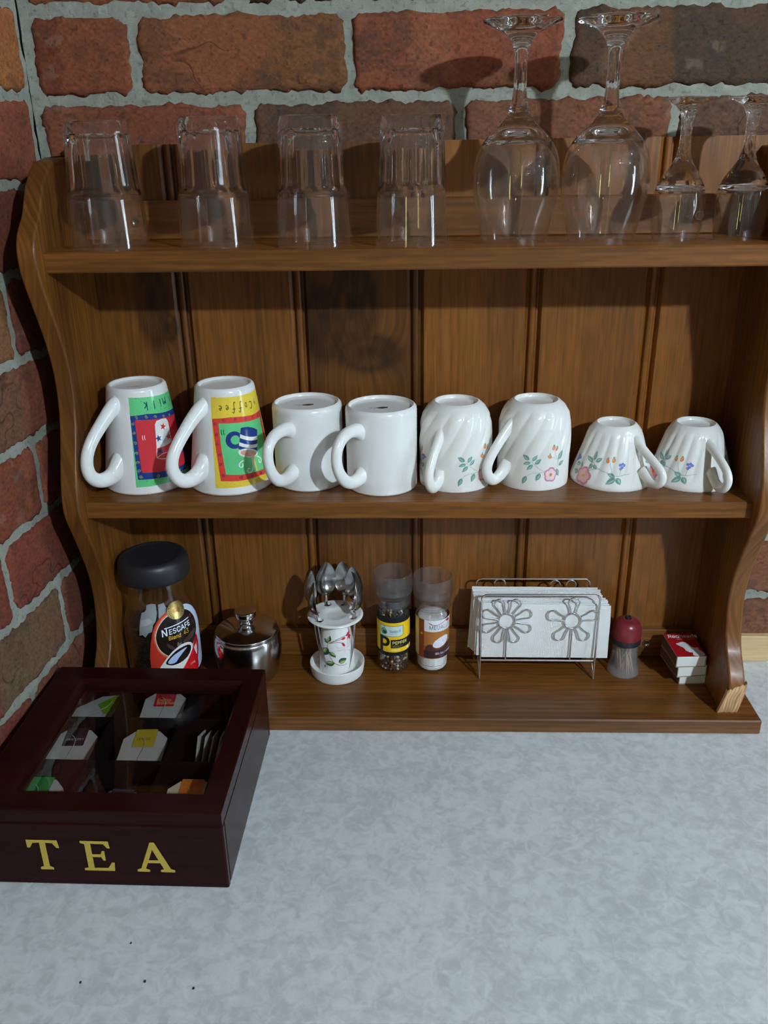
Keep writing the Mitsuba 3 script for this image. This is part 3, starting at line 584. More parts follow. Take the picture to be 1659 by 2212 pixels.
def white_mug(C, R, H, az, pts, label):
    k = thing('mug', label, 'mug', 'plain white mugs'); z0 = ZC + .0002
    prof = [(0, H - .0125), (R - .0065, H - .0125), (R - .0046, H - .0200), (R - .0043, .0020), (R - .0030, .0001), (R - .0016, 0), (R - .0004, .0010), (R, .0025), (R, H - .0070), (R - .0006, H - .0030), (R - .0026, H - .0006), (R - .0040, H), (R - .0052, H - .0008), (R - .0062, H - .0036), (R - .0100, H - .0042), (0, H - .0044)]
    obj('body', place(revolve(prof, 112), (*C, z0)), 'ceramic_white', k, smooth=40)
    handle(k, C, z0, az, pts, [.0088, .0070, .0062, .0059, .0058, .0059, .0062, .0072, .0092], 'ceramic_white', (1, 1.2))
    B = Art(); gcol = sr(74, 70, 74)
    B.add(Polygon([(-4, 3), (3, 4.5), (10, 3.5), (9, -2), (2, -3.5), (-3, -1.5)]), sr(92, 84, 84), 1); B.add(ell(3, .6, 3.6, 2.1, 10), sr(48, 44, 48), 2); B.line([(-13, 1.5), (-4, 3.4)], .9, gcol, 1); B.line([(-8, -.6), (-2, .6)], .7, gcol, 1)
    put(B, 'base_mark', k, plane_map((C[0] - .001, C[1] - .004, z0 + H - .0044), (.98, .2, 0), (-.2, .98, 0)), 6)
white_mug((-.1311, -.0809), .0420, .1016, -22.7, [(31, 68), (41.5, 77.5), (59.3, 81.8), (78.0, 80.0), (90.0, 71.7), (93.6, 58.2), (89.0, 41.9), (76.1, 27.0), (60.1, 21.5), (46, 22.8), (33, 29)], 'plain white mug standing beside the Coffee mug')
white_mug((-.0414, -.0950), .0425, .1016, -33.8, [(31, 68), (43, 79), (58.3, 83), (72.6, 80.1), (83.6, 70), (87.0, 56.2), (82.6, 40.0), (69.8, 25), (57, 20.8), (45, 22.4), (33, 29)], 'plain white mug standing beside the tall flowered cups')

def fluted(C, z0, r0, n, amp, tw, ph, lo, hi):
    def rf(th, z):
        r = np.interp(z, *r0); s = np.clip((z - lo) / .018, 0, 1) * np.clip((hi - z) / .012, 0, 1)
        a = n * (th + ph - tw * z); return r + amp * s * (np.abs(np.sin(a / 2)) ** .8 - .62)
    return rf
def cup_mesh(C, z0, rf, zs, H, foot, wall_t=.0030):
    outer = [(float(rf(np.zeros(1), z)[0]), z) for z in zs]
    r0 = outer[0][0]
    inner = [(0, H - .0130), (foot - .004, H - .0130)] + [(float(rf(np.zeros(1), z)[0]) - wall_t, z) for z in zs[::-1] if .0015 < z < H - .016] + [(r0 - .0026, .0003), (r0 - .0012, 0)]
    top = [(foot, H - .0008), (foot - .0012, H), (foot - .0026, H - .0006), (foot - .0038, H - .0040), (foot - .0090, H - .0052), (0, H - .0055)]
    def mod(th, z, r, i): return rf(th, np.full_like(th, z)) if len(inner) <= i < len(inner) + len(outer) else np.full_like(th, r)
    m = revolve(inner + outer + top, 144, mod)
    return place(fix(m), (C[0], C[1], z0))
TEAL, TEAL2, STEM, PINK, PINK2, ORG, BLU = sr(112, 156, 146), sr(166, 198, 188), sr(160, 184, 176), sr(208, 142, 166), sr(240, 210, 218), sr(212, 140, 96), sr(116, 126, 200)
def add_leaf(A, x0, y0, x1, y1, w, c=TEAL, c2=TEAL2):
    A.add(leaf(x0, y0, x1, y1, w), c, 2); d = np.array([x1 - x0, y1 - y0]); n = np.array([-d[1], d[0]]) / np.linalg.norm(d)
    a = np.array([x0, y0]); A.add(leaf(*(a + .18 * d + n * w * .16), *(a + .78 * d + n * w * .12), w * .26), c2, 3); A.line([tuple(a), tuple(a + .92 * d)], .28, c2, 3)
def hip(A, x, y, s=1, rot=0):
    A.add(ell(x, y, 1.7 * s, 2.3 * s, rot), ORG, 3); A.add(ell(x - .4, y + .2, .6 * s, 1.1 * s, rot), sr(226, 160, 110), 4); A.add(ell(x + .3, y + 2.6 * s, 1.0 * s, .6 * s, rot + 20), TEAL, 4)
def rose(A, x, y, s, c=PINK, c2=PINK2):
    for k in range(5):
        a = k * 72 + 10; A.add(ell(x + 3.6 * s * math.cos(math.radians(a)), y + 3.9 * s * math.sin(math.radians(a)), 3.1 * s, 2.7 * s, a + 90), c, 2); A.add(ell(x + 3.0 * s * math.cos(math.radians(a)), y + 3.2 * s * math.sin(math.radians(a)), 2.3 * s, 1.9 * s, a + 90), c2, 3)
    A.add(ell(x, y, 1.5 * s, 1.6 * s), sr(222, 176, 96), 4); A.add(ell(x, y, .8 * s, .9 * s), sr(206, 140, 70), 5)
def berries(A, x, y, s=1):
    for dx, dy in ((-1.6, .8), (.8, 1.6), (2.6, .2), (.2, -1.4), (-1.2, -2.6)): A.add(ell(x + dx * s, y + dy * s, 1.35 * s, 1.3 * s), BLU, 3); A.add(ell(x + dx * s - .3, y + dy * s + .4, .5 * s, .45 * s), sr(150, 160, 220), 4)
def tall_cup(C, rot, az, pts, label):
    k = thing('flowered_cup', label, 'cup', 'tall flowered cups'); z0 = ZC + .0002; H = .1017
    rf = fluted(C, z0, ([0, .004, .03, .055, .075, .088, .0955, .0995, .1017], [.0432, .0436, .0434, .0434, .0424, .0392, .0345, .0298, .0275]), 13, .0020, 13.0, math.radians(rot), .022, .098)
    obj('body', cup_mesh(C, z0, rf, [0, .0008, .002] + list(np.linspace(.004, .088, 40)) + [.0905, .093, .0955, .098, .0995, .1005], H, .0270), 'ceramic_cream', k, smooth=50)
    handle(k, C, z0, az, pts, [.0062, .0056, .0052, .0050, .0050, .0052, .0054, .0058, .0066, .0075], 'ceramic_cream', (1, 1.25))
    A = Art()                                                   # x mm on a girth of 43.5 mm radius, measured from the big leaf spray
    for (x0, y0, x1, y1, w) in [(9, 39, .5, 44.5, 5.2), (12.5, 37.5, 18, 45, 4.6), (10.5, 36, 1.5, 33.2, 4.2), (15.5, 33.5, 22.5, 40, 4.6), (13, 33, 6, 26, 4.8), (22, 22.5, 17.5, 12.5, 5.6)]: add_leaf(A, x0, y0, x1, y1, w)
    add_leaf(A, 6, 18.5, 1.5, 8.0, 5.4, TEAL, sr(150, 190, 170))
    A.line(chaikin([(10, 38.5), (16, 32), (23, 26), (29, 24.5)], 2), .45, STEM, 1); A.line(chaikin([(5.5, 17.5), (12, 22.5), (22, 23), (27, 24)], 2), .45, STEM, 1)
    rose(A, 35.5, 19.5, 1.45); hip(A, 32.6, 42.5, 1.25, 60); hip(A, 37.2, 53.0, 1.2, -15); hip(A, 42.0, 50.8, 1.2, -25)
    A.line(chaikin([(34, 41.5), (40, 40), (43, 38)], 2), .4, STEM, 1); A.line(chaikin([(38, 50), (42, 42), (45, 36), (44, 28)], 2), .4, STEM, 1)
    for (x0, y0, x1, y1, w) in [(45, 37, 51, 48, 5), (46, 30, 55, 34, 5), (43, 26, 47, 16, 5)]: add_leaf(A, x0, y0, x1, y1, w)
    put(A, 'flower_print', k, round_map(C, z0, rf, .0435, rot), 1.8); A = Art()
    # the second spray, round the handle side
    o = -78
    berries(A, o + 30, 38, 1.2); hip(A, o + 22, 43.5, 1.2, 10); hip(A, o + 27, 47, 1.1, -10); rose(A, o + 12, 18, 1.35)
    for (x0, y0, x1, y1, w) in [(o + 22, 25, o + 17, 34, 5), (o + 24, 24, o + 31, 29, 5), (o + 22, 21, o + 27, 11, 5.4)]: add_leaf(A, x0, y0, x1, y1, w)
    A.line(chaikin([(o + 16, 22), (o + 23, 24), (o + 28, 35)], 2), .4, STEM, 1)
    put(A, 'flower_print', k, round_map(C, z0, rf, .0435, rot), 1.8)
tall_cup((.0481, -.0817), 0, -29.0, [(33, 73), (38.1, 70.8), (45.8, 63.3), (54.6, 53.3), (63.5, 39.9), (68.6, 27.9), (66.3, 16.4), (59.5, 10.0), (51.1, 10.2), (43.5, 17.0), (39, 25)], 'tall flowered cup standing beside the plain white mug')
tall_cup((.1434, -.0762), -25, -53.4, [(34, 78.5), (39.6, 75.8), (48.9, 66.5), (59.6, 54.6), (69.5, 41.4), (74.2, 29.6), (72.0, 18.9), (64.0, 12.6), (54.4, 15.7), (46.6, 23.0), (41, 30)], 'tall flowered cup standing beside the low teacups')
def teacup(C, rot, az, pts, label):
    k = thing('teacup', label, 'teacup', 'low flowered teacups'); z0 = ZC + .0002; H = .0722
    rf = fluted(C, z0, ([0, .0025, .006, .014, .024, .036, .046, .055, .062, .067, .070, .0722], [.0486, .0496, .0492, .0466, .0432, .0394, .0362, .0336, .0312, .0282, .0254, .0238]), 18, .0018, 5.0, math.radians(rot), .004, .068)
    obj('body', cup_mesh(C, z0, rf, [0, .0008, .002, .004, .006] + list(np.linspace(.009, .062, 26)) + [.0645, .067, .069, .0705], H, .0236, .0026), 'ceramic_cream', k, smooth=50)
    handle(k, C, z0, az, pts, [.0050, .0046, .0044, .0043, .0043, .0044, .0046, .0050, .0056, .0062], 'ceramic_cream', (1, 1.25))
    A = Art()                                                   # x mm on a girth of 42 mm radius; 0 lies at the blue berries
    for (x0, y0, x1, y1, w) in [(-34, 30, -44, 36.5, 5), (-33, 33, -31.5, 44.5, 4.8), (-30, 32, -22.5, 37.5, 4.8), (-34, 29, -37, 22, 5), (-32, 28, -27, 24, 4.4), (-6, 17.5, -14, 20.8, 5), (-5.5, 16.5, -15, 8.5, 6), (-4, 17, 0, 9.0, 6)]: add_leaf(A, x0, y0, x1, y1, w)
    hip(A, -15.5, 35.5, 1.25, 5); hip(A, -8.2, 36.2, 1.25, -12); berries(A, 1.5, 30.5, 1.25)
    A.line(chaikin([(-33, 31), (-27, 25), (-22, 23.4), (-12, 21.5), (-5, 18), (10, 21.2)], 3), .6, STEM, 1); A.line([(-12.6, 33), (-9, 21)], .45, STEM, 1); A.line([(.5, 28), (-1, 20)], .45, STEM, 1); A.line(chaikin([(-38, 17), (-33, 23), (-24, 24)], 2), .5, STEM, 1)
    rose(A, -42, 12.8, 1.65, sr(202, 128, 138), sr(222, 166, 168)); berries(A, -60, 30, 1.3)
    for (x0, y0, x1, y1, w) in [(-52, 12, -60, 15, 6), (-54, 24, -60, 21, 5), (-47, 21, -51, 27, 4.6)]: add_leaf(A, x0, y0, x1, y1, w)
    put(A, 'flower_print', k, round_map(C, z0, rf, .042, rot), 1.8); A = Art(); o = 62
    for (x0, y0, x1, y1, w) in [(o - 14, 30, o - 20, 41, 5.2), (o - 13, 28, o - 24, 30, 5), (o - 8, 30, o - 2, 38, 5), (o - 15, 22, o - 20, 12, 5.6)]: add_leaf(A, x0, y0, x1, y1, w)
    rose(A, o - 4, 13, 1.6, sr(202, 128, 138), sr(222, 166, 168)); A.line(chaikin([(o - 14, 30), (o - 10, 22), (o, 18)], 2), .5, STEM, 1)
    put(A, 'flower_print', k, round_map(C, z0, rf, .042, rot), 1.8)
teacup((.2408, -.0755), 0, 36.2, [(30.5, 57), (34.9, 54.8), (43.2, 49.0), (55.5, 41.1), (67.0, 33.6), (74.0, 26.3), (74.3, 18.4), (68.3, 12.8), (59.2, 13.6), (52.5, 18.0), (45.5, 23.5)], 'low flowered teacup standing between the tall cups and the other teacup')
teacup((.3354, -.0775), -22, 13.0, [(30.5, 54.5), (36.3, 53.0), (47.2, 49.4), (62.8, 42.6), (75.5, 35.1), (80.4, 26.8), (77.4, 18.2), (69.1, 13.2), (58.9, 14.5), (52.5, 20.0), (46, 25)], 'low flowered teacup standing beside the right side panel')
#__PART3__
# ------------------------------------------------------------------ coffee jar and sugar bowl
def jar_rf(th, z): return np.interp(z, [0, .004, .012, .085, .093, .102, .111, .119, .126, .133, .140], [.0440, .0468, .0480, .0480, .0474, .0460, .0436, .0408, .0384, .0370, .0366])
CJ = (-.3392, -.0920, ZB + .0002)
k = thing('coffee_jar', 'glass instant coffee jar with black lid behind the tea box', 'jar')
zz = [0, .0006, .002, .004, .008, .012] + list(np.linspace(.02, .085, 8)) + list(np.linspace(.088, .140, 18)) + [.168]
out = [(max(float(jar_rf(0, z)), .0366), z) for z in zz]
inn = [(0, .0045), (.040, .0045), (.0436, .0070), (.0452, .0120)] + [(max(float(jar_rf(0, z)), .0366) - .0028, z) for z in zz if .018 < z < .169] + [(.0345, .1686), (.0358, .1686)]
obj('body', place(revolve(inn + out[::-1] + [(0, 0)], 96), CJ), 'thin_glass', k, smooth=40)
top = [(0, .0886), (.012, .0894), (.026, .0878), (.0380, .0900), (.0444, .0886)]
cf = revolve([(0, .0048), (.0396, .0048), (.0432, .0074), (.0448, .0130), (.0448, .084)] + top[::-1], 72)
obj('coffee', place(cf, CJ), 'coffee', k, smooth=60, label='dark brown coffee granules')
film = Art(); fq = lambda *p: Polygon([(a * .8378, b) for a, b in p])  # blue-grey shapes that paint in the reflection on the clean jar glass
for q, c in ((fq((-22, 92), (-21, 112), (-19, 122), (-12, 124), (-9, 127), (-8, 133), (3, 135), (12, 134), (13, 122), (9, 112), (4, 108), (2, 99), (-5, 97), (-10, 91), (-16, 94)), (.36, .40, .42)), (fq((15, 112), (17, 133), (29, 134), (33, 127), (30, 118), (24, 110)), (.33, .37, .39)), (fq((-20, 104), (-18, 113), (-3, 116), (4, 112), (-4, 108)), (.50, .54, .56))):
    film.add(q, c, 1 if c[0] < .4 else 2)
put(film, 'painted_reflection', k, round_map(CJ[:2], CJ[2], lambda th, z: np.maximum(jar_rf(th, z), .0366) - .0034, .048), 2.5, 'pale reflection painted as film inside the glass', 'print_paper')
lid = revolve(chaikin([(.0372, .1600), (.0432, .1600), (.0452, .1640), (.0456, .1700), (.0452, .1780), (.0432, .1860), (.0385, .1900), (.0345, .1898), (.0330, .1884), (0, .1880)], 2).tolist()[:], 96)
lid = revolve(np.vstack([[(0, .1700), (.0368, .1700), (.0370, .1602)], chaikin([(.0372, .1600), (.0432, .1600), (.0452, .1640), (.0456, .1700), (.0452, .1780), (.0432, .1860), (.0385, .1900), (.0345, .1898), (.0330, .1884), (.020, .1880)], 2), [(0, .1880)]]), 96)
obj('lid', place(lid, CJ), 'black_plastic', k, smooth=50, label='round black plastic lid')
A = Art(); G = lambda *p: Polygon(chaikin([(a * .8378, b) for a, b in p], 2, True))
outer = G((-5, 24), (-6, 50), (-4.7, 67.2), (-2.9, 76.7), (.8, 92), (5.1, 104.9), (12.2, 113.8), (22.6, 121), (38, 124.2), (58, 125), (72.2, 123.2), (82, 119.8), (91.4, 113.8), (98, 104), (100, 92), (102, 78), (102, 50), (98, 24))
oval = G((7.5, 91.7), (9.9, 100.3), (14.8, 108.1), (23.5, 115.2), (36, 119), (54, 119.6), (68.4, 117.6), (77.3, 111.1), (83.0, 102.1), (84.5, 92.6), (81.5, 81.8), (76, 74), (64, 64), (44, 60), (26, 61.5), (14.2, 70.8), (9.2, 80.8))
A.add(outer, sr(206, 60, 44), 0)
right = G((50, 126), (72.2, 124), (84, 120), (93, 113.8), (99, 104), (103, 90), (104, 50), (99, 20), (72, 20), (78, 60), (84, 84), (83, 100), (76, 113), (64, 119))
A.add(right.intersection(outer.buffer(-.01)), sr(196, 214, 240), 1)
for d, c in ((3.4, sr(216, 92, 66)), (2.2, sr(232, 150, 118)), (1.1, sr(246, 214, 190))): A.add(oval.buffer(d).intersection(outer.buffer(-.2)).difference(right.buffer(.2)), c, 2)
A.add(oval.buffer(.5).intersection(outer.buffer(-.2)), sr(240, 226, 214), 3); A.add(oval, sr(34, 26, 24), 4)
A.add(G((24, 76), (22, 84), (28, 80), (36, 72), (34, 69)), sr(70, 58, 52), 5); A.add(G((38, 74), (39.5, 82), (43, 76), (46, 80), (45, 72), (40, 70)), sr(120, 104, 94), 5); A.add(G((46, 78), (62, 84), (78, 88), (80, 82), (66, 76), (54, 74)), sr(74, 58, 46), 5)
W_ = sr(232, 240, 250); rx = lambda th: th * .8378
A.text('N', rx(16.2), 92.8, 9.0, W_, 6, True, 3, .06, .92); A.text('ESCAFE', rx(27.6), 93.9, 6.9, W_, 6, True, 3.0, .06, .93)
A.add(Polygon([(rx(22), 102.6), (rx(22.2), 103.9), (rx(69), 106.6), (rx(68.6), 105.3)]), W_, 6)
A.line([(rx(72.5), 104.4), (rx(74.6), 108)], 1.1, sr(216, 52, 44), 6)
A.text('Blend', rx(26), 86.4, 5.4, sr(222, 176, 56), 6, True, 1, .08, .86); A.text('43', rx(51.2), 86.9, 6.6, sr(222, 176, 56), 6, False, 1, .08, .80)
rim = G((-2, 30), (3, 42), (12.9, 53.5), (20.5, 62), (32.1, 71.2), (46.8, 76), (58.8, 74), (66.3, 68.9), (66.8, 62), (60.3, 54.9), (50.7, 46), (40, 36), (30, 26))
A.add(G((44, 46), (60, 56), (67, 66), (75, 60), (77, 44), (77, 22), (30, 22), (34, 34)), sr(206, 30, 36), 5); A.add(G((68, 67), (77, 77), (82.5, 74), (84, 56), (77, 40), (74.5, 44), (79.5, 58), (79, 68), (74, 64), (70, 58)), sr(176, 26, 36), 6)
A.add(G((68.5, 66), (70, 56), (76, 44), (78, 56), (74, 66)), sr(214, 214, 226), 6)
A.add(rim, sr(232, 228, 222), 7); A.add(G((16, 54), (28.6, 65.6), (38.7, 70.2), (52.3, 71.5), (61.5, 68.6), (63, 62), (55.7, 54.4), (43.4, 49.7), (30, 48.4), (22, 50)), sr(28, 20, 22), 8)
A.add(G((19, 54), (30, 63.5), (44, 67.5), (57, 68.5), (46, 63), (38, 57), (33, 51.5), (25, 51)), sr(178, 196, 228), 9); A.text('150g', rx(57), 38.6, 2.6, sr(240, 220, 216), 7, False, 2)
put(A, 'label', k, round_map(CJ[:2], CJ[2], jar_rf, .048), 2.4, 'red black and white paper label printed with a coffee cup')
B = Art(); th = np.linspace(0, 2 * PI, 49)[:-1]; mc = (rx(49), 122.2)
disc = Polygon([(mc[0] + 15.4 * math.cos(t), mc[1] + 11.4 * math.sin(t)) for t in th]); S2 = lambda f: affinity.scale(disc, f, f, origin=mc)
gold, dark = (.62, .47, .17), (.20, .12, .03)
B.add(disc, gold, 3); B.add(S2(.97).difference(S2(.94)), dark, 4); B.add(S2(.66).difference(S2(.63)), (.45, .32, .10), 4)
aus = [(-6, 0), (-5.6, 2.2), (-3.2, 3.0), (-1.6, 4.4), (.2, 3.6), (1.4, 4.6), (2.2, 2.4), (3.2, 4.9), (4.2, 2.6), (6, .4), (5.6, -2.2), (3.8, -4.2), (2.0, -4.0), (.6, -2.4), (-2, -2.6), (-5, -3.2)]
B.add(Polygon([(mc[0] + x * 1.05, mc[1] + y * .95) for x, y in aus]), (.40, .20, .07), 4)
for j, ch in enumerate('GYMPIE'):
    t = math.radians(-122 + j * 17); B.text(ch, mc[0] + 13.2 * math.cos(t) - .9, mc[1] + 9.8 * math.sin(t) - .5, 2.0, dark, 5, True, math.degrees(t) + 90, 0, .8)
for t in list(np.radians(np.arange(150, 236, 12))) + list(np.radians(np.arange(-12, 135, 12))):
    c_, s_ = math.cos(t), math.sin(t); B.line([(mc[0] + 11.6 * c_, mc[1] + 8.6 * s_), (mc[0] + 13.6 * c_, mc[1] + 10.2 * s_)], .8, dark, 5)
put(B, 'medallion', k, round_map(CJ[:2], CJ[2], lambda th, z: jar_rf(th, z) + .0006, .048), 2.2, 'round gold sticker with a map', 'print_metal')

k = thing('sugar_bowl', 'shiny stainless steel lidded sugar bowl behind the tea box corner', 'sugar bowl'); CS = (-.2275, -.0830, ZB + .0002)
o = np.vstack([[(0, 0), (.030, 0)], spline([(.0330, .0008), (.0395, .010), (.0440, .028), (.0458, .048), (.0452, .060), (.0432, .0675), (.0415, .0695)], 30)])
obj('body', place(revolve(np.vstack([o, [(.0402, .0698), (.0396, .0690), (.0410, .058), (.0440, .046), (.0420, .026), (.0370, .010), (.030, .0025), (0, .0025)]]), 96), CS), 'steel', k, smooth=50)
lidp = np.vstack([[(0, .0690), (.0392, .0690), (.0412, .0702)], chaikin([(.0420, .0712), (.0418, .0732), (.0395, .0742), (.0340, .0765), (.0220, .0800), (.0120, .0815), (.0098, .0822)], 2), [(.0090, .0830), (0, .0830)]])
ld = obj('lid', place(revolve(lidp, 96), CS), 'steel', k, smooth=40)
obj('knob', place(revolve(np.vstack([[(0, .0822)], chaikin([(.0092, .0822), (.0080, .0860), (.0105, .0905), (.0142, .0925), (.0147, .0965), (.0145, .1005), (.0138, .1016), (.010, .1018)], 2), [(0, .1018)]]), 64), CS), 'steel', ld, smooth=40)

# ------------------------------------------------------------------ spoon holder with teaspoons
k = thing('spoon_holder', 'white ceramic teaspoon stand with a printed honeysuckle spray', 'spoon holder'); CH = (-.1082, -.0727, ZB + .0002)
obj('dish', place(revolve(np.vstack([[(0, 0), (.0335, 0)], chaikin([(.0345, .0004), (.0362, .004), (.0376, .0165), (.0374, .0182), (.0358, .0180), (.0340, .0090), (.0310, .0070)], 2), [(.0246, .0068), (0, .0068)]]), 80), CH), 'ceramic_matt', k, smooth=45)
def hold_rf(th, z): return np.interp(z, [.0068, .010, .016, .030, .045, .058, .070, .080, .0872], [.0244, .0238, .0236, .0236, .0230, .0217, .0198, .0180, .0166])
zs = np.linspace(.0068, .0874, 40)
obj('body', place(revolve([(0, .0060)] + [(float(hold_rf(0, z)), z) for z in zs] + [(0, .0874)], 80), CH), 'ceramic_matt', k, smooth=45)
holes = [(-46, .0272), (-92, .0272), (-152, .0272), (160, .0272), (122, .0272), (66, .0272)]            # az (from -y towards +x), radius
dsk = Point(0, 0).buffer(.0375, quad_segs=24)
for az, r in holes: dsk = dsk.difference(Point(r * math.sin(math.radians(az)), -r * math.cos(math.radians(az))).buffer(.0058, quad_segs=6))
v2, f2 = trimesh.creation.triangulate_polygon(dsk, engine='earcut'); d3, df = trimesh.remesh.subdivide_to_size(np.column_stack([v2, 0 * v2[:, 0]]), f2, .0035, max_iter=14)
dm = trimesh.Trimesh(d3, df, process=True)
a = np.cross(d3[df[:, 1]] - d3[df[:, 0]], d3[df[:, 2]] - d3[df[:, 0]])[:, 2]; df = np.where((a < 0)[:, None], df[:, ::-1], df); dm = trimesh.Trimesh(d3, df, process=False); dm.merge_vertices(digits_vertex=6)
V, F = dm.vertices, dm.faces; rr = np.hypot(V[:, 0], V[:, 1])
ztop = np.interp(rr, [0, .008, .0125, .0155, .019, .030, .0345, .0365, .0375], [.0888, .0890, .0898, .0912, .0918, .0916, .0922, .0916, .0902])
zbot = np.interp(rr, [0, .030, .0365, .0375], [.0872, .0874, .0884, .0898])
e = trimesh.grouping.group_rows(np.sort(dm.edges, 1), require_count=1); be = dm.edges[e]; n = len(V)
plate = trimesh.Trimesh(np.vstack([np.column_stack([V[:, :2], ztop]), np.column_stack([V[:, :2], zbot])]), np.vstack([F, F[:, ::-1] + n, np.column_stack([be[:, 1], be[:, 0], be[:, 0] + n]), np.column_stack([be[:, 1], be[:, 0] + n, be[:, 1] + n])]), process=False)
obj('top_plate', place(fix(plate), CH), 'ceramic_matt', k, smooth=40)
A = Art(); X = lambda th: th * .3927         # girth radius 22.5 mm
gl, gd, gy, st, rd = sr(120, 150, 84), sr(34, 78, 60), sr(196, 190, 120), sr(150, 112, 84), sr(190, 44, 62)
def vleaf(x0, y0, x1, y1, w, side=1):
    A.add(leaf(x0, y0, x1, y1, w), gd if side else gl, 3); d = np.array([x1 - x0, y1 - y0]); nn = np.array([-d[1], d[0]]) / np.linalg.norm(d) * (w * .26) * (1 if side > 0 else -1); a0 = np.array([x0, y0]) + nn * .5
    A.add(leaf(*(a0 + .05 * d), *(a0 + .92 * d + nn * .4), w * .52), gl, 4); A.add(leaf(*(a0 + .2 * d + nn * .3), *(a0 + .75 * d + nn * .5), w * .2), gy, 5)
for pl in ([(-9.5, 58), (-11.5, 50), (-8, 40), (-4, 31), (2, 25.5), (8, 23.6), (15, 24)], [(-8, 57.5), (-2, 61), (8, 65), (18, 66)], [(-8, 57.5), (2, 61.5), (11, 62.8)], [(-8, 57), (2, 59.5), (8, 58.5), (11, 56)]): A.line(chaikin(pl, 3), .75, st, 2)
vleaf(-9, 58, -17, 62, 5.2, -1); vleaf(-9, 59, -6.5, 68, 5.6, 1); vleaf(-10, 50, -17, 37, 10.5, -1); vleaf(-8, 45, 1, 37, 6.0, 1); vleaf(-1, 28, -15, 25, 8.2, -1); vleaf(4, 29, 15, 33, 8.6, -1); vleaf(-14, 22, -16, 18, 3.0, 1)
A.add(ell(13, 63, 3.2, 1.7, 8), rd, 3)
for (x1, y1, w) in ((27, 70, 3), (25, 57, 3.2), (19, 59, 2.4), (28.5, 60.5, 2.6), (21, 70, 2.6)): A.add(leaf(23, 65, x1, y1, w), rd, 3)
A.add(ell(20, 66, 2.4, 1.6, 10), rd, 3)
for pl in ([(24, 68), (25, 74), (23.5, 79)], [(25, 67), (27, 74)]): A.line(chaikin(pl, 2), .45, sr(150, 80, 110), 2)
A.add(ell(12, 54.5, 3.6, 1.6, -62), rd, 4)
for (x1, y1, w) in ((5, 50, 2.4), (9, 45, 2.6), (18, 47, 3), (20, 52, 2.6), (14, 40, 3.4)): A.add(leaf(12.5, 51.5, x1, y1, w), sr(232, 214, 222), 3)
for pl in ([(12, 51), (5, 50), (2, 52), (1.5, 54)], [(15, 51), (19, 54), (20, 59)], [(17, 48), (22, 52), (24, 56)], [(16, 45), (21, 44), (22, 40)], [(10, 47), (5, 46.5), (2, 48)]): A.line(chaikin(pl, 2), .45, sr(176, 130, 150), 2)
put(A, 'honeysuckle_print', k, round_map(CH[:2], CH[2], hold_rf, .0225), 1.4)
def spoon_mesh():
    """bowl up, handle down; local z up, concave side towards +x, origin where the neck meets the holder plate"""
    u = np.linspace(0, 1, 22); vv = np.linspace(-1, 1, 13); L, w0 = .0500, .0158
    half = w0 * np.sin(PI * np.clip(u, 0, 1) ** .78) ** .62; half[0] = .0022; half[-1] = .0004
    mid = .012 + u * L; P = []
    for side in (0, 1):
        g = np.zeros((22, 13, 3))
        for i in range(22):
            y = vv * half[i]; dep = .0085 * math.sin(PI * u[i] ** .75) * (1 - vv ** 2) + .010 * (u[i] - .35) ** 2 * -1
            g[i] = np.column_stack([-dep - side * .0011 * (1 - .5 * vv ** 2), y, np.full(13, mid[i])])
        P.append(g)
    V = np.vstack([P[0].reshape(-1, 3), P[1].reshape(-1, 3)]); idx = np.arange(22 * 13).reshape(22, 13); q = np.stack([idx[:-1, :-1], idx[1:, :-1], idx[1:, 1:], idx[:-1, 1:]], -1).reshape(-1, 4)
    F = np.vstack([q[:, [0, 1, 2]], q[:, [0, 2, 3]]]); n = 22 * 13; ring = np.r_[idx[:, 0], idx[-1, 1:], idx[-2::-1, -1], idx[0, -2:0:-1]]; a, b = ring, np.roll(ring, -1)
    F = np.vstack([F, F[:, ::-1] + n, np.stack([b, a, a + n], 1), np.stack([b, a + n, b + n], 1)])
    bowl = fix(trimesh.Trimesh(V, F, process=False))
    z = np.linspace(.0150, -.074, 26); t = np.linspace(0, 1, 26)
    wid = np.interp(t, [0, .12, .5, 1], [.0021, .0019, .0026, .0040]); th = np.interp(t, [0, .12, 1], [.0012, .0015, .0009])
    hp = np.column_stack([-.0012 - .0025 * np.sin(PI * t), 0 * t, z]); ang = np.arange(12) * 2 * PI / 12
    HV = (hp[:, None] + np.stack([th[:, None] * np.cos(ang), wid[:, None] * np.sin(ang), 0 * th[:, None] * ang], -1)).reshape(-1, 3)
    i, j = np.meshgrid(np.arange(25), np.arange(12), indexing='ij'); qd = np.stack([i * 12 + j, i * 12 + (j + 1) % 12, (i + 1) * 12 + (j + 1) % 12, (i + 1) * 12 + j], -1).reshape(-1, 4)
    HF = np.vstack([qd[:, [0, 1, 2]], qd[:, [0, 2, 3]], [[0, x, x + 1] for x in range(1, 11)], [[300, 300 + x + 1, 300 + x] for x in range(1, 11)]])
    return bowl, fix(trimesh.Trimesh(HV, HF, process=False))
sb, sh = spoon_mesh()
spots = ['front left of the spoon stand', 'left side of the spoon stand', 'back left of the spoon stand', 'back right of the spoon stand', 'right side of the spoon stand', 'front right of the spoon stand']
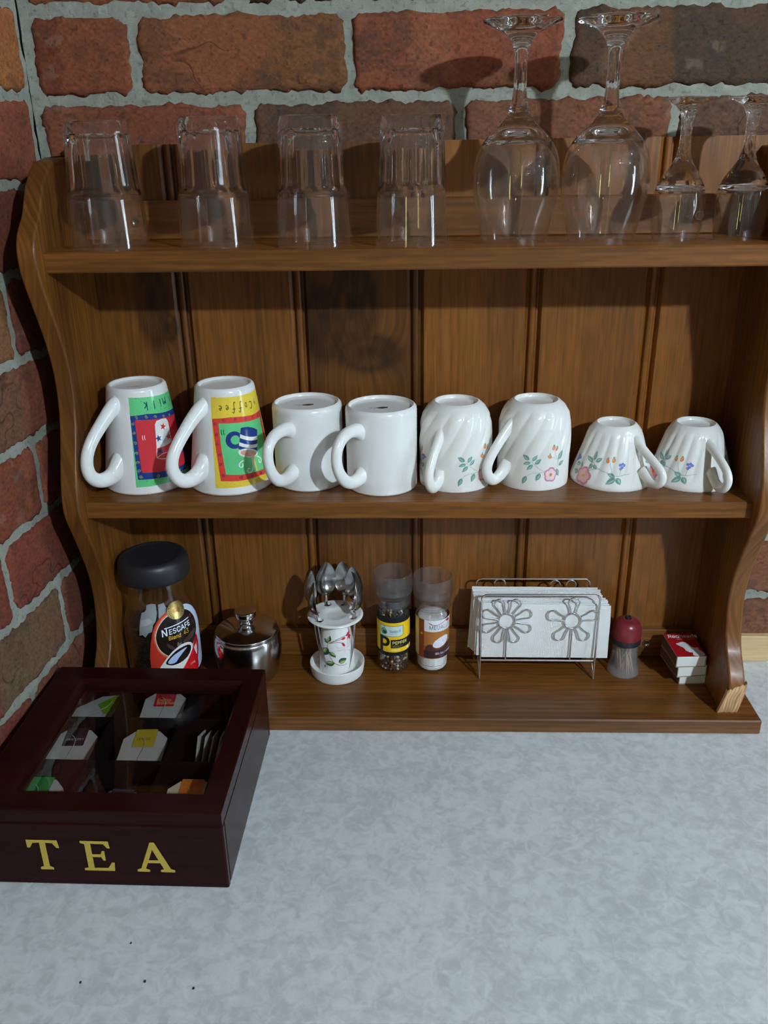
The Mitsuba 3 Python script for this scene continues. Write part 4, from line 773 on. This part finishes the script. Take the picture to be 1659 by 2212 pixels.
for (az, r), lab, lean, twist, dz in zip(holes, spots, (.14, .12, .04, .10, .10, .12), (-.55, -.25, .1, -.15, .3, .55), (-.004, .002, .004, .003, .001, -.002)):
    a = math.radians(az); t = thing('teaspoon', f'steel teaspoon standing bowl up at the {lab}', 'spoon', 'teaspoons in the ceramic stand')
    # concave side to the middle: local +x points to the axis; lean outwards
    m = M4((CH[0] + r * math.sin(a), CH[1] - r * math.cos(a), CH[2] + .0905 + dz)) @ M4(rz=a + PI / 2 + twist) @ M4(ry=-lean)
    for nm, g in (('bowl', sb), ('handle', sh)):
        q = g.copy(); q.apply_transform(m); obj(nm, q, 'spoon_steel', t, smooth=60)

# ------------------------------------------------------------------ pepper and salt grinders
def grinder(name, label, C, R, H, group='spice grinders'):
    k = thing(name, label, 'grinder', group); c3 = (*C, ZB + .0002); s = H / .148
    rf = lambda th, z: np.interp(z, [0, .003, .007, .088 * s, .094 * s, .100 * s], [R - .0030, R - .0008, R, R, R - .0012, R - .0040])
    zs = [0, .0008, .002, .0035, .005, .007] + list(np.linspace(.012, .085 * s, 8)) + list(np.linspace(.087 * s, .100 * s, 8)) + [.108 * s]
    out = [(max(float(rf(0, z)), R - .0040), z) for z in zs]; inn = [(0, .0035), (R - .006, .0035), (R - .0030, .0060)] + [(max(float(rf(0, z)), R - .0040) - .0022, z) for z in zs if z > .010]
    obj('jar', place(revolve(inn + out[::-1] + [(0, 0)], 80), c3), 'thin_glass', k, smooth=40)
    # clear ribbed collar and cap, open at the top
    col = [(R - .0015, .0985 * s), (R - .0004, .099 * s)]
    for j in range(4): z = (.1005 + .0042 * j) * s; col += [(R + .0006, z), (R + .0013, z + .0012), (R + .0013, z + .0026), (R + .0004, z + .0036)]
    col += [(R + .0018, .119 * s), (R + .0030, .121 * s), (R + .0028, .1225 * s), (R - .0035, .1225 * s), (R - .0032, .110 * s), (R - .0034, .1000 * s)]
    obj('collar', place(revolve(col, 80, closed=True), c3), 'hazy_plastic', k, smooth=30, label='ribbed clear plastic collar')
    cap = chaikin([(R + .0032, .1185 * s), (R + .0040, .1215 * s), (R + .0042, .130 * s), (R + .0046, .1318 * s), (R + .0042, .1340 * s), (R + .0040, .1440 * s), (R + .0034, H), (R + .0022, H), (R + .0022, .1440 * s), (R + .0024, .128 * s), (R - .0010, .1240 * s), (R - .0010, .1228 * s)], 1, True)
    obj('cap', place(revolve(cap, 80, closed=True), c3), 'hazy_plastic', k, smooth=30, label='clear plastic cap open at the top')
    obj('grinding_disc', place(revolve([(0, .1165 * s), (R - .0045, .1165 * s), (R - .0045, .1228 * s), (R - .0075, .1245 * s), (0, .1275 * s)], 48), c3), 'hazy_plastic', k, smooth=30)
    return k, c3, rf
k, c3, rf = grinder('pepper_grinder', 'clear grinder of peppercorns with a yellow and black label', (-.0306, -.0581), .0222, .1482)
R = .0222 - .0024; pts = []; rg = np.random.default_rng(5)
V, F, C, n0 = [], [], [], 0; ico = trimesh.creation.icosphere(subdivisions=1, radius=1)
lay = 0
for zl in np.arange(.0058, .088, .0040):
    for rr, cnt in ((R - .0021, 25), (R - .0062, 16)):
        ph = rg.random() * 6
        for j in range(cnt):
            t = ph + 2 * PI * j / cnt + rg.normal(0, .04); s = rg.uniform(.0017, .00225); z = zl + rg.uniform(-.0012, .0012)
            if z > .078 + .006 * rg.random(): continue
            v = ico.vertices * s * rg.uniform(.86, 1.06, (len(ico.vertices), 1)) + (rr * math.sin(t), -rr * math.cos(t), max(z, .0056))
            c = [(.035, .028, .022), (.06, .045, .032), (.46, .40, .25), (.22, .19, .11), (.16, .07, .045)][rg.choice(5, p=[.42, .2, .18, .12, .08])]
            V.append(v); F.append(ico.faces + n0); C.append(np.tile(c, (len(v), 1))); n0 += len(v)
obj('peppercorns', place(trimesh.Trimesh(np.vstack(V), np.vstack(F), process=False), c3), 'pepper_grain', k, smooth=True, color=np.vstack(C), kind='stuff', label='mixed black and cream peppercorns')
A = Art(); X = lambda th: th * .3875; B_ = lambda x0, y0, x1, y1: sbox(x0, y0, x1, y1)
blk, yel = sr(24, 24, 26), sr(244, 196, 30)
A.add(B_(X(-178), 29.5, X(178), 90), blk, 0); A.add(B_(X(-150), 35.2, X(100), 80.6), yel, 1)
lg = B_(X(-50), 60.2, X(36), 75.4); lg = lg.difference(B_(X(26), 60.2, X(36), 64)).union(ell(X(26), 64, X(10), 3.8)); A.add(lg.buffer(.7), sr(70, 110, 96), 2); A.add(lg, sr(198, 218, 214), 3)
A.add(ell(X(-34), 67.4, 4.4, 4.6), sr(58, 130, 78), 4); A.add(ell(X(-29), 66.4, 2.9, 3.4), sr(28, 76, 48), 5); A.line(chaikin([(X(-42), 66), (X(-38), 70), (X(-31), 70.5), (X(-27), 68)], 2), .8, sr(168, 206, 150), 6); A.line([(X(-33), 71.6), (X(-30), 74.0)], .9, sr(58, 130, 78), 5)
A.text('Select', X(-15), 65.4, 4.2, sr(52, 72, 110), 4, False, 3, .32, .92); A.line([(X(-12), 63.6), (X(16), 64.4)], .35, sr(52, 72, 110), 4)
A.add(B_(X(-52), 29.6, X(-38.5), 59.5), blk, 2); A.add(Point(X(-32), 51.4).buffer(7.9).union(B_(X(-52), 43.5, X(-32), 59.3)).difference(Point(X(-32), 51.4).buffer(3.6).union(B_(X(-39.5), 47.8, X(-32), 55.0))), blk, 2)
A.add(B_(X(-8.5), 41.8, X(100), 54.8), blk, 2); A.text('PEPPER', X(-3.5), 47.6, 4.6, sr(226, 214, 120), 3, True, 0, 0, .92); A.text('MEDLEY', X(-3.5), 43.2, 2.9, sr(150, 140, 70), 3, False, 0, 0, .92); A.text('GRINDER', X(-7), 37.6, 2.0, sr(250, 236, 170), 3, True)
A.add(ell(X(58), 38.8, 2.3, 2.3), sr(246, 238, 206), 3); A.line([(X(74), 37), (X(74), 40.5)], 1.2, sr(246, 238, 206), 3)
put(A, 'label', k, round_map(c3[:2], c3[2], rf, .0222), 2.0, 'yellow and black wrapped label', 'print_paper')
k, c3, rf = grinder('salt_grinder', 'clear grinder of white salt with a brown and white label', (.0227, -.0568), .0228, .1416)
gt = revolve([(0, .0038), (.0185, .0038), (.0200, .0068), (.0204, .010), (.0204, .080), (.0190, .0825), (.010, .083), (0, .0815)], 64)
obj('salt', place(gt, c3), 'salt', k, smooth=60, kind='stuff', label='white sea salt crystals')
A = Art(); X = lambda th: th * .3979
br, brd = sr(150, 88, 42), sr(60, 38, 40)
A.add(B_(X(-170), 24.8, X(170), 84.2), br, 0); A.add(B_(X(-170), 26, X(-54), 84), sr(214, 204, 172), 1); A.add(B_(X(-53), 26, X(-31), 84), sr(132, 64, 28), 1)
A.add(B_(X(-30), 67, X(120), 84.2), sr(232, 232, 236), 2); A.add(B_(X(-30), 44, X(110), 67), sr(176, 112, 54), 1)
A.text('MEDALLION', X(-13), 70.2, 6.0, sr(44, 50, 80), 3, False, 0, 0, .86); A.line(chaikin([(X(-14), 80.5), (X(-4), 77.4), (X(12), 76.8), (X(34), 79), (X(52), 83)], 2), .8, sr(150, 40, 56), 3); A.add(Polygon([(X(-15), 80.9), (X(-2), 77), (X(4), 76.6), (X(-6), 79.2)]), sr(150, 40, 56), 3); A.add(Polygon([(X(48), 81), (X(60), 83.4), (X(72), 80), (X(62), 78)]), sr(176, 50, 56), 3)
for j in range(9): A.add(ell(X(-12 + j * 8), 68.4, .5, .5), sr(150, 150, 160), 3)
A.add(G((-28 / .8378 * .3979, 37), (-14, 36.6), (20, 36.8), (55, 40), (55, 50), (20, 44), (-6, 48), (-11, 44)), sr(78, 46, 44), 2)
A.add(ell(X(32), 49.0, 14.2, 8.2, 26), sr(112, 66, 40), 3); A.add(ell(X(31), 50.4, 13.2, 7.2, 26), sr(226, 226, 234), 4); A.add(G((30, 38.5), (14, 37.6), (44, 39.5), (56, 47), (48, 42)), sr(206, 204, 214), 4)
for t in range(46):
    p = (X(31) + rg.normal(0, 5.4), 50.4 + rg.normal(0, 2.6)); A.add(ell(*p, .55, .45), [sr(250, 250, 252), sr(186, 190, 204)][t % 2], 5)
A.add(B_(X(-31), 25.6, X(120), 36.8), brd, 3); A.text('SEA SALT GRINDER', X(8), 31.2, 3.0, sr(206, 196, 214), 4, True, 0, 0, .8); A.text('ROCK', X(24), 27.4, 1.8, sr(150, 130, 140), 4, False)
A.add(ell(X(-40), 62.4, 1.9, 1.6), sr(206, 150, 80), 2)
put(A, 'label', k, round_map(c3[:2], c3[2], rf, .0228), 2.0, 'brown and white wrapped label', 'print_paper')

# ------------------------------------------------------------------ napkin holder and napkins
k = thing('napkin_holder', 'chrome wire napkin holder with flower shapes holding white napkins', 'napkin holder'); rw = .00135
def arch(y0, y1, x0, x1, zt, zf=ZB + .0014, r=.007):
    P = [(x0, y0, zf)] + [(x0, y0 + (y1 - y0) * t, zf + (zt - r - zf) * t) for t in np.linspace(.1, 1, 8)]
    P += [(x0 + r - r * math.cos(a), y1, zt - r + r * math.sin(a)) for a in np.linspace(.2, PI / 2, 6)] + [(x, y1, zt) for x in np.linspace(x0 + r + .01, x1 - r - .01, 6)]
    P += [(x1 - r + r * math.sin(a), y1, zt - r + r * math.cos(a)) for a in np.linspace(0, PI / 2 - .2, 6)] + [(x1, y0 + (y1 - y0) * t, zf + (zt - r - zf) * t) for t in np.linspace(1, .1, 8)] + [(x1, y0, zf)]
    return np.array(P)
FX0, FX1, BX0, BX1 = .0862, .2394, .0818, .2335
obj('front_frame', tube(arch(-.0895, -.0868, FX0, FX1, .1482), rw, 10), 'chrome', k, smooth=60)
obj('back_frame', tube(arch(-.0420, -.0470, BX0, BX1, .1512), rw, 10), 'chrome', k, smooth=60)
zb_ = .0482
for y, x0, x1 in ((-.0866, FX0, FX1), (-.0475, BX0, BX1)): obj('base_wire', tube([(x0, y, zb_), ((x0 + x1) / 2, y, zb_), (x1, y, zb_)], rw, 10), 'chrome', k, smooth=60)
for x0, x1 in ((FX0, BX0), (FX1, BX1)):
    obj('side_wire', tube([(x0, -.0893, ZB + .0016), (x0, -.0780, .0350), ((x0 + x1) / 2, -.0672, zb_), (x1, -.0560, .0350), (x1, -.0422, ZB + .0016)], rw, 10), 'chrome', k, smooth=60)
def flower(cx, cz, y, n, rot, Rr=.0112, L=.0345):
    P = [(cx + Rr * math.sin(t), y, cz + Rr * math.cos(t)) for t in np.linspace(0, 2 * PI, 33)]; pet = []
    obj('flower_centre', tube(P, rw * .92, 8, cap=False), 'chrome', k, smooth=60)
    for j in range(n):
        a = math.radians(rot + 360 * j / n); wd = .0066 if n > 6 else .0074
        loc = [(Rr - .0002, -wd * .42), (Rr + .008, -wd * .62), (L - wd, -wd)] + [(L - wd + wd * math.sin(t), -wd * math.cos(t)) for t in np.linspace(.3, PI - .3, 9)] + [(L - wd, wd), (Rr + .008, wd * .62), (Rr - .0002, wd * .42)]
        Q = [(cx + u * math.sin(a) + v * math.cos(a), y - .0002, cz + u * math.cos(a) - v * math.sin(a)) for u, v in loc]
        obj('petal', tube(Q, rw * .8, 8), 'chrome', k, smooth=60)
    obj('stem', tube([(cx, y, cz - Rr), (cx, y, (cz + zb_) / 2), (cx, y, zb_)], rw * .8, 8), 'chrome', k, smooth=60)
flower(.1202, .1092, -.0866, 8, 22.5); flower(.2064, .1095, -.0866, 5, 0); flower(.1130, .1165, -.0470, 5, 0); flower(.1980, .1165, -.0470, 8, 22.5)
for j in range(12):
    f = j / 11; y = -.0515 - .0300 * f
    x0, x1, z1 = .0750 + .0115 * f ** 1.5 + rng.normal(0, .0008), .2440 + .0125 * f ** 1.2 + rng.normal(0, .0008), .1405 - .0085 * f + rng.normal(0, .0006)
    nx, nz = 26, 12; u, w = np.meshgrid(np.linspace(0, 1, nx), np.linspace(0, 1, nz), indexing='ij')
    wob = lambda s: (meshkit.fbm(np.stack([u * 4 + j * 3, w * 3, 0 * u + s], -1), 2) - .5)
    Vs = []
    edge = 1 - .75 * np.maximum(np.abs(2 * u - 1) ** 14, np.abs(2 * w - 1) ** 14)
    for s, d in ((-1, .00112), (1, .00112)):
        Vs.append(np.stack([x0 + (x1 - x0) * u + (w - .5) * .002 * math.sin(j) + wob(7) * .0012 * (np.abs(2 * u - 1) > .99) - (.0035 * (1 - w) * (1 - u) * (1 - f)), y + s * d * edge + wob(2) * .0012, (zb_ + .0016) + (z1 - zb_ - .0016) * w + wob(5) * .0010 * w + (u - .5) * -.004 * w * (1 if f > .5 else .4)], -1).reshape(-1, 3))
    V = np.vstack(Vs); idx = np.arange(nx * nz).reshape(nx, nz); q = np.stack([idx[:-1, :-1], idx[1:, :-1], idx[1:, 1:], idx[:-1, 1:]], -1).reshape(-1, 4); F = np.vstack([q[:, [0, 1, 2]], q[:, [0, 2, 3]]]); n = nx * nz
    ring = np.r_[idx[:, 0], idx[-1, 1:], idx[-2::-1, -1], idx[0, -2:0:-1]]; a, b = ring, np.roll(ring, -1)
    m = fix(trimesh.Trimesh(V, np.vstack([F, F[:, ::-1] + n, np.stack([b, a, a + n], 1), np.stack([b, a + n, b + n], 1)]), process=False))
    tag(obj('napkin', m, 'napkin', smooth=40), 'folded white embossed napkin at the front of the wire holder' if j == 11 else 'folded white napkin at the back of the wire holder' if j == 0 else 'folded white paper napkin inside the stack in the wire holder', 'napkin', 'white napkins in the wire holder')

# ------------------------------------------------------------------ toothpick tub
k = thing('toothpick_tub', 'small frosted plastic tub with dark red lid between napkins and matchboxes', 'toothpick holder'); CT = (.2841, -.0668, ZB + .0002)
tb = spline([(.0214, 0), (.0210, .004), (.0192, .012), (.0176, .024), (.0168, .036), (.0168, .050)], 24)
obj('tub', place(revolve(np.vstack([[(0, 0)], tb, tb[::-1] - (.0011, 0) + (0, 0), [(.0200, .0012), (0, .0012)]]), 64), CT), 'frosted_plastic', k, smooth=45)
obj('band', place(revolve([(.0170, .0462), (.0190, .0462), (.0194, .0470), (.0194, .0530), (.0190, .0538), (.0170, .0538)], 64, closed=True), CT), 'dark_band', k, smooth=30)
obj('lid', place(revolve(np.vstack([[(0, .0540), (.0186, .0540)], chaikin([(.0190, .0542), (.0194, .0600), (.0192, .0670), (.0170, .0755), (.0110, .0812), (.0050, .0826), (.0036, .0818), (.0032, .0806)], 2), [(0, .0804)]]), 64), CT), 'red_plastic', k, smooth=50, label='domed dark red plastic lid')
obj('spout', place(revolve([(0, .0806), (.0034, .0806), (.0036, .0846), (.0028, .0852), (.0016, .0840), (0, .0838)], 20), CT), 'dark_band', k, smooth=30)
for j in range(26):
    a = j * 2.399; r0, r1 = .0030 + .0135 * ((j * .618) % 1), .0020 + .0128 * ((j * .381) % 1); b = a + rng.normal(PI * .8 if j % 3 else 0, .5)
    p0, p1 = np.array([r0 * math.sin(a), -r0 * math.cos(a), .0024]), np.array([r1 * math.sin(b), -r1 * math.cos(b), .0450]); t = np.linspace(0, 1, 5)[:, None]
    tag(obj('toothpick', place(tube(p0 + (p1 - p0) * t, [.0003, .0009, .0010, .0009, .0003], 6), CT), 'toothpick_wood', smooth=60), 'thin wooden toothpick inside the frosted plastic tub', 'toothpick', 'toothpicks in the frosted tub')

# ------------------------------------------------------------------ matchboxes
def matchbox(C, z, rz, W, L, H, label, red):
    k = thing('matchbox', label, 'matchbox', 'stacked matchboxes'); m = lambda q: place(q, (C[0], C[1], z), rz)
    t = .0006
    shell = sbox(-W / 2, 0, W / 2, H).difference(sbox(-W / 2 + t, t, W / 2 - t, H - t)); s = trimesh.creation.extrude_polygon(shell, L, engine='earcut'); s.apply_transform(np.array([[1, 0, 0, 0], [0, 0, -1, L / 2], [0, 1, 0, 0], [0, 0, 0, 1.]]))
    sl = obj('sleeve', m(fix(s)), 'card', k, smooth=False)
    obj('tray', m(place(rbox(W - 2.6 * t, L - .0016, H - 2.6 * t, .0006), (0, -.0004, 1.3 * t))), 'card_white', k, smooth=False, label='white card drawer end')
    for sx in (-1, 1): obj('striker', m(bar(sx * (W / 2 + .0002) - .0003, sx * (W / 2 + .0002) + .0003, -L / 2 + .0005, L / 2 - .0005, .0015, H - .0015, .0001)), 'striker', sl, smooth=False)
    c, s_ = math.cos(rz), math.sin(rz); A = Art(); A.add(sbox(-W * 500, -L * 500, W * 500, L * 500), sr(176, 24, 32) if red else sr(150, 20, 30), 0)
    if red:
        A.text('Redheads', -16.5, 17.5, 8.0, sr(246, 236, 236), 2, True, 0, .15, .78); A.text('SAFETY MATCHES', -6, 12.6, 2.6, sr(236, 170, 160), 2, False, 0, 0, .9)
        A.add(Polygon(chaikin([(-12, 3), (-8, 3.6), (-3, 7), (3, 6), (6, 0), (7.5, -6), (12, -9), (15, -6), (14.5, -12), (18, -20), (19, -28), (1, -28), (5, -19), (0, -19.5), (-4, -14), (-3, -8), (-8, -3)], 2, True)), sr(226, 228, 232), 2)
    put(A, 'cover_print', sl, plane_map((C[0], C[1], z + H), (c, s_, 0), (-s_, c, 0)), 8, 'red printed cover', 'print_paper')
    return k
matchbox((.3690, -.0725), ZB + .0002, .06, .0395, .0540, .0158, 'lowest matchbox of the stack, with a half white end', False)
matchbox((.3605, -.0785), ZB + .0163, .14, .0400, .0550, .0162, 'middle matchbox of the stack, turned a little', False)
matchbox((.3588, -.0800), ZB + .0328, .055, .0390, .0570, .0165, 'topmost matchbox of the stack with a red cover', True)

# ------------------------------------------------------------------ tea box
TB = M4((-.1895, -.4330, 0), math.radians(-.8)); bw, bl, bh = .2560, .2484, .0800
def tb(m): m = m.copy(); m.apply_transform(TB); return m
k = thing('tea_box', 'dark mahogany tea box with a glass lid and gold letters on the countertop', 'box')
for nm, q in (('front_panel', (-bw, 0, 0, .008)), ('back_panel', (-bw, 0, bl - .008, bl)), ('side_panel', (-bw, -bw + .008, .0082, bl - .0082)), ('side_panel', (-.008, 0, .0082, bl - .0082))):
    obj(nm, tb(bar(q[0], q[1], q[2], q[3], .0002, bh, .0015)), 'mahogany', k, smooth=False)
obj('bottom', tb(bar(-bw + .0082, -.0082, .0082, bl - .0082, .0010, .0060, .0005)), 'box_inside', k, smooth=False)
DX, DY = [-.0868, -.1692], [.0985, .1745]
for y in DY: obj('divider', tb(bar(-bw + .0084, -.0084, y - .002, y + .002, .0061, .0760, .0005)), 'box_inside', k, smooth=False)
for x in DX:
    for y0, y1 in ((.0084, DY[0] - .0022), (DY[0] + .0022, DY[1] - .0022), (DY[1] + .0022, bl - .0084)): obj('divider', tb(bar(x - .002, x + .002, y0, y1, .0061, .0755, .0005)), 'box_inside', k, smooth=False)
lid = thing; LZ0, LZ1, OX0, OX1, OY0, OY1 = .0815, .0975, -.2165, -.0250, .0290, .2190
fr = sbox(-bw, 0, 0, bl).difference(sbox(OX0, OY0, OX1, OY1)); low_ = sbox(-bw + .0004, .0004, -.0004, bl - .0004).difference(sbox(OX0, OY0, OX1, OY1))
def framed(o, z0, z1, b=.0012):
    """frame with a chamfered outer top edge and an inner sloping edge"""
    def ring(dx, z, di): return [(-bw + dx, dx, z), (-dx, dx, z), (-dx, bl - dx, z), (-bw + dx, bl - dx, z)], [(OX0 - di, OY0 - di, z), (OX1 + di, OY0 - di, z), (OX1 + di, OY1 + di, z), (OX0 - di, OY1 + di, z)]
    a0, b0 = ring(0, z0, -.002); a1, _ = ring(0, z1 - b, 0); a2, b2 = ring(b, z1, .0035); _, b1 = ring(0, z1 - .0045, 0)
    loops = [b0, a0, a1, a2, b2, b1]; V = np.array([p for l in loops for p in l]); F = []
    for i in range(6):
        j = (i + 1) % 6
        for s in range(4): t = (s + 1) % 4; F += [(i * 4 + s, i * 4 + t, j * 4 + t), (i * 4 + s, j * 4 + t, j * 4 + s)]
    return fix(trimesh.Trimesh(V, np.array(F), process=False))
ld = obj('lid', tb(framed(fr, LZ0, LZ1)), 'mahogany', k, smooth=False)
obj('glass_pane', tb(bar(OX0 - .0015, OX1 + .0015, OY0 - .0015, OY1 + .0015, .0868, .0888, .0001)), 'pane_glass', ld, smooth=False, label='clear glass pane in the lid')
scene[[q for q in scene if q.endswith('glass_pane')][0]] = {**mikit.ply(tb(trimesh.Trimesh([(OX0 - .0015, OY0 - .0015, .0878), (OX1 + .0015, OY0 - .0015, .0878), (OX1 + .0015, OY1 + .0015, .0878), (OX0 - .0015, OY1 + .0015, .0878)], [(0, 1, 2), (0, 2, 3)], process=False)), 'mat_pane_glass')}
obj('hinge_gap', tb(bar(-bw + .003, -.003, .003, bl - .003, bh + .0001, LZ0 - .0001, .0002).difference(bar(-bw + .0075, -.0075, .0075, bl - .0075, bh - .001, LZ0 + .001, .0002)) if False else fix(extrude_z(sbox(-bw + .003, .003, -.003, bl - .003).difference(sbox(-bw + .0078, .0078, -.0078, bl - .0078)), bh + .0001, LZ0 - .0001))), 'gold_edge', k, smooth=False, label='worn pale line between body and lid')
serif = {  # slab serif capitals, 38 mm high
 'T': [(0, 38), (31, 38), (32, 28.5), (29.6, 28.5), (26, 34.6), (18.6, 35.0), (18.6, 4.2), (22.2, 2.4), (22.2, 0), (9.4, 0), (9.4, 2.4), (13.0, 4.2), (13.0, 35.0), (6.0, 34.6), (2.4, 28.5), (0, 28.5)],
 'E': [(0, 38), (28, 38), (28.8, 29.5), (26.4, 29.5), (23, 34.8), (9.8, 35.0), (9.8, 21.0), (19, 21.2), (20.6, 25.4), (22.6, 25.4), (22.6, 13.4), (20.6, 13.4), (19, 17.8), (9.8, 17.9), (9.8, 3.2), (24.6, 3.4), (28.8, 10.6), (31.2, 10.6), (30.2, 0), (0, 0), (0, 2.4), (4.2, 3.6), (4.2, 34.4), (0, 35.6)],
 'A': [(16.2, 38), (20.2, 38), (33.6, 3.8), (37.4, 2.4), (37.4, 0), (23.6, 0), (23.6, 2.4), (27.0, 3.6), (24.0, 11.6), (11.0, 11.6), (8.0, 3.8), (12.0, 2.4), (12.0, 0), (0, 0), (0, 2.4), (4.0, 4.2)]}
for ch, xl in (('T', -.1990), ('E', -.1445), ('A', -.0905)):
    p = Polygon(serif[ch])
    if ch == 'A': p = p.difference(Polygon([(17.4, 29.5), (12.2, 14.8), (22.8, 14.8)]))
    A = Art().add(p.buffer(.3), sr(186, 160, 62), 2); m, c = A.build(plane_map((xl, -.0003, .0210), (1, 0, 0), (0, 0, 1)), 6)
    obj('letter', tb(m), 'print', k, smooth=True, color=c, label=f'gold letter {ch}')

def tea_bag(cx, y0, tagc, labels_, nbag, spread=.0, words=None, tilt=.13, pap='tea_paper', z0=.055, turn=0):
    for b in range(nbag):
        t = thing('tea_bag', labels_[min(b, len(labels_) - 1)], 'tea bag', 'tea bags under the glass lid'); w, L, cc = .0250, .0600, .0110
        P = [(-w, 0), (w, 0), (w, L - cc), (w - cc, L), (-w + cc, L), (-w, L - cc)]
        puff = trimesh.creation.extrude_polygon(Polygon(P), .0022, engine='earcut'); puff.apply_translation((0, 0, -.0022))
        M = TB @ M4((cx + b * spread, y0 - b * .0010, z0 + b * .0030)) @ M4(rz=turn + .06 * ((b * 7) % 3 - 1)) @ M4(rx=tilt)
        q = puff.copy(); q.apply_transform(M); obj('pouch', fix(q), pap, t, smooth=False)
        if b == nbag - 1 and tagc is not None:
            A = Art().add(sbox(-11, 36, 11, 61).buffer(1.2), tuple(.55 * v for v in tagc), 0)
            for j, (s, yy, h, c2) in enumerate(words or []): A.text(s, -9.5, yy, h, c2, 2, False, 0, 0, .8)
            m, c = A.build(lambda x, y, l: np.column_stack([x / 1000, y / 1000, .0010 + l + 0 * x]), 8); m.apply_transform(M)
            m2 = m.copy(); obj('tag', m2, 'print_paper', t, smooth=True, color=c)
            s = np.array([(.002, .004, .0009), (-.001, .018, .0011), (.002, .036, .0018), (-.004, .050, .0022)]); s = spline(s, 14); s = s @ M[:3, :3].T + M[:3, 3]; obj('string', tube(s, .0004, 6), 'tea_paper', t)
c0, c1, c2 = -.2085, -.1280, -.0480
ye = sr(190, 160, 100)
tea_bag(-.1240, .1790, sr(200, 34, 44), ['pale tea bag lowest in the pile under the red tag', 'pale tea bag directly under the one with the red tag', 'pale tea bag with a red tag under the glass lid'], 3, .003, [('English', 43.5, 4.6, ye), ('Breakfast', 38.2, 4.6, ye), ('TEA', 51, 3.2, sr(60, 20, 20))])
tea_bag(-.2290, .1960, sr(120, 172, 30), ['pale tea bag under the one with the lime green tag', 'pale tea bag with a lime green tag at the back left of the tea box'], 2, .002, [('GREEN', 46, 4, sr(60, 100, 20))], z0=.050, turn=-.95)
tea_bag(-.2070, .1025, sr(46, 24, 36), ['pale tea bag lowest in the pile under the dark purple tag', 'pale tea bag directly under the one with the dark purple tag', 'pale tea bag with a dark purple tag under the glass lid'], 3, .003, [('EARL GREY', 43, 3.4, sr(150, 140, 150))])
tea_bag(-.1260, .1025, sr(196, 172, 44), ['tan tea bag lowest in the pile under the yellow tag', 'pale tea bag directly under the one with the yellow tag', 'pale tea bag with a yellow tag under the glass lid'], 3, .003, [('LEMON', 45, 4, sr(70, 66, 20))])
tea_bag(-.2150, .0210, sr(36, 140, 62), ['pale tea bag under the one with the dark green tag', 'pale tea bag with a dark green tag at the front left of the tea box'], 2, .002, None)
tea_bag(-.0520, .0220, sr(226, 124, 36), ['tan tea bag beneath the one with the orange tag', 'tan tea bag with an orange tag at the front right of the tea box'], 2, .002, None, pap='card')
tea_bag(-.1290, .0150, sr(66, 54, 84), ['pale tea bag at the front middle of the tea box, hardly seen over the frame'], 1, 0, None, z0=.048)
for j in range(6):
    m = place(rbox(.0018, .040, .0520, .0004), (0, 0, 0), ry=.10 + .05 * j, rx=-.45); m.apply_transform(TB @ M4((-.0640 + j * .0058, .1360, .0230)))
    tag(obj('paper_sachet', m, 'tea_paper' if j != 5 else 'dark_band', smooth=False), 'narrow white paper sachet standing in a row at the right of the tea box' if j != 5 else 'narrow dark blue sachet at the end of the row in the tea box', 'sachet', 'sachets standing in the tea box')
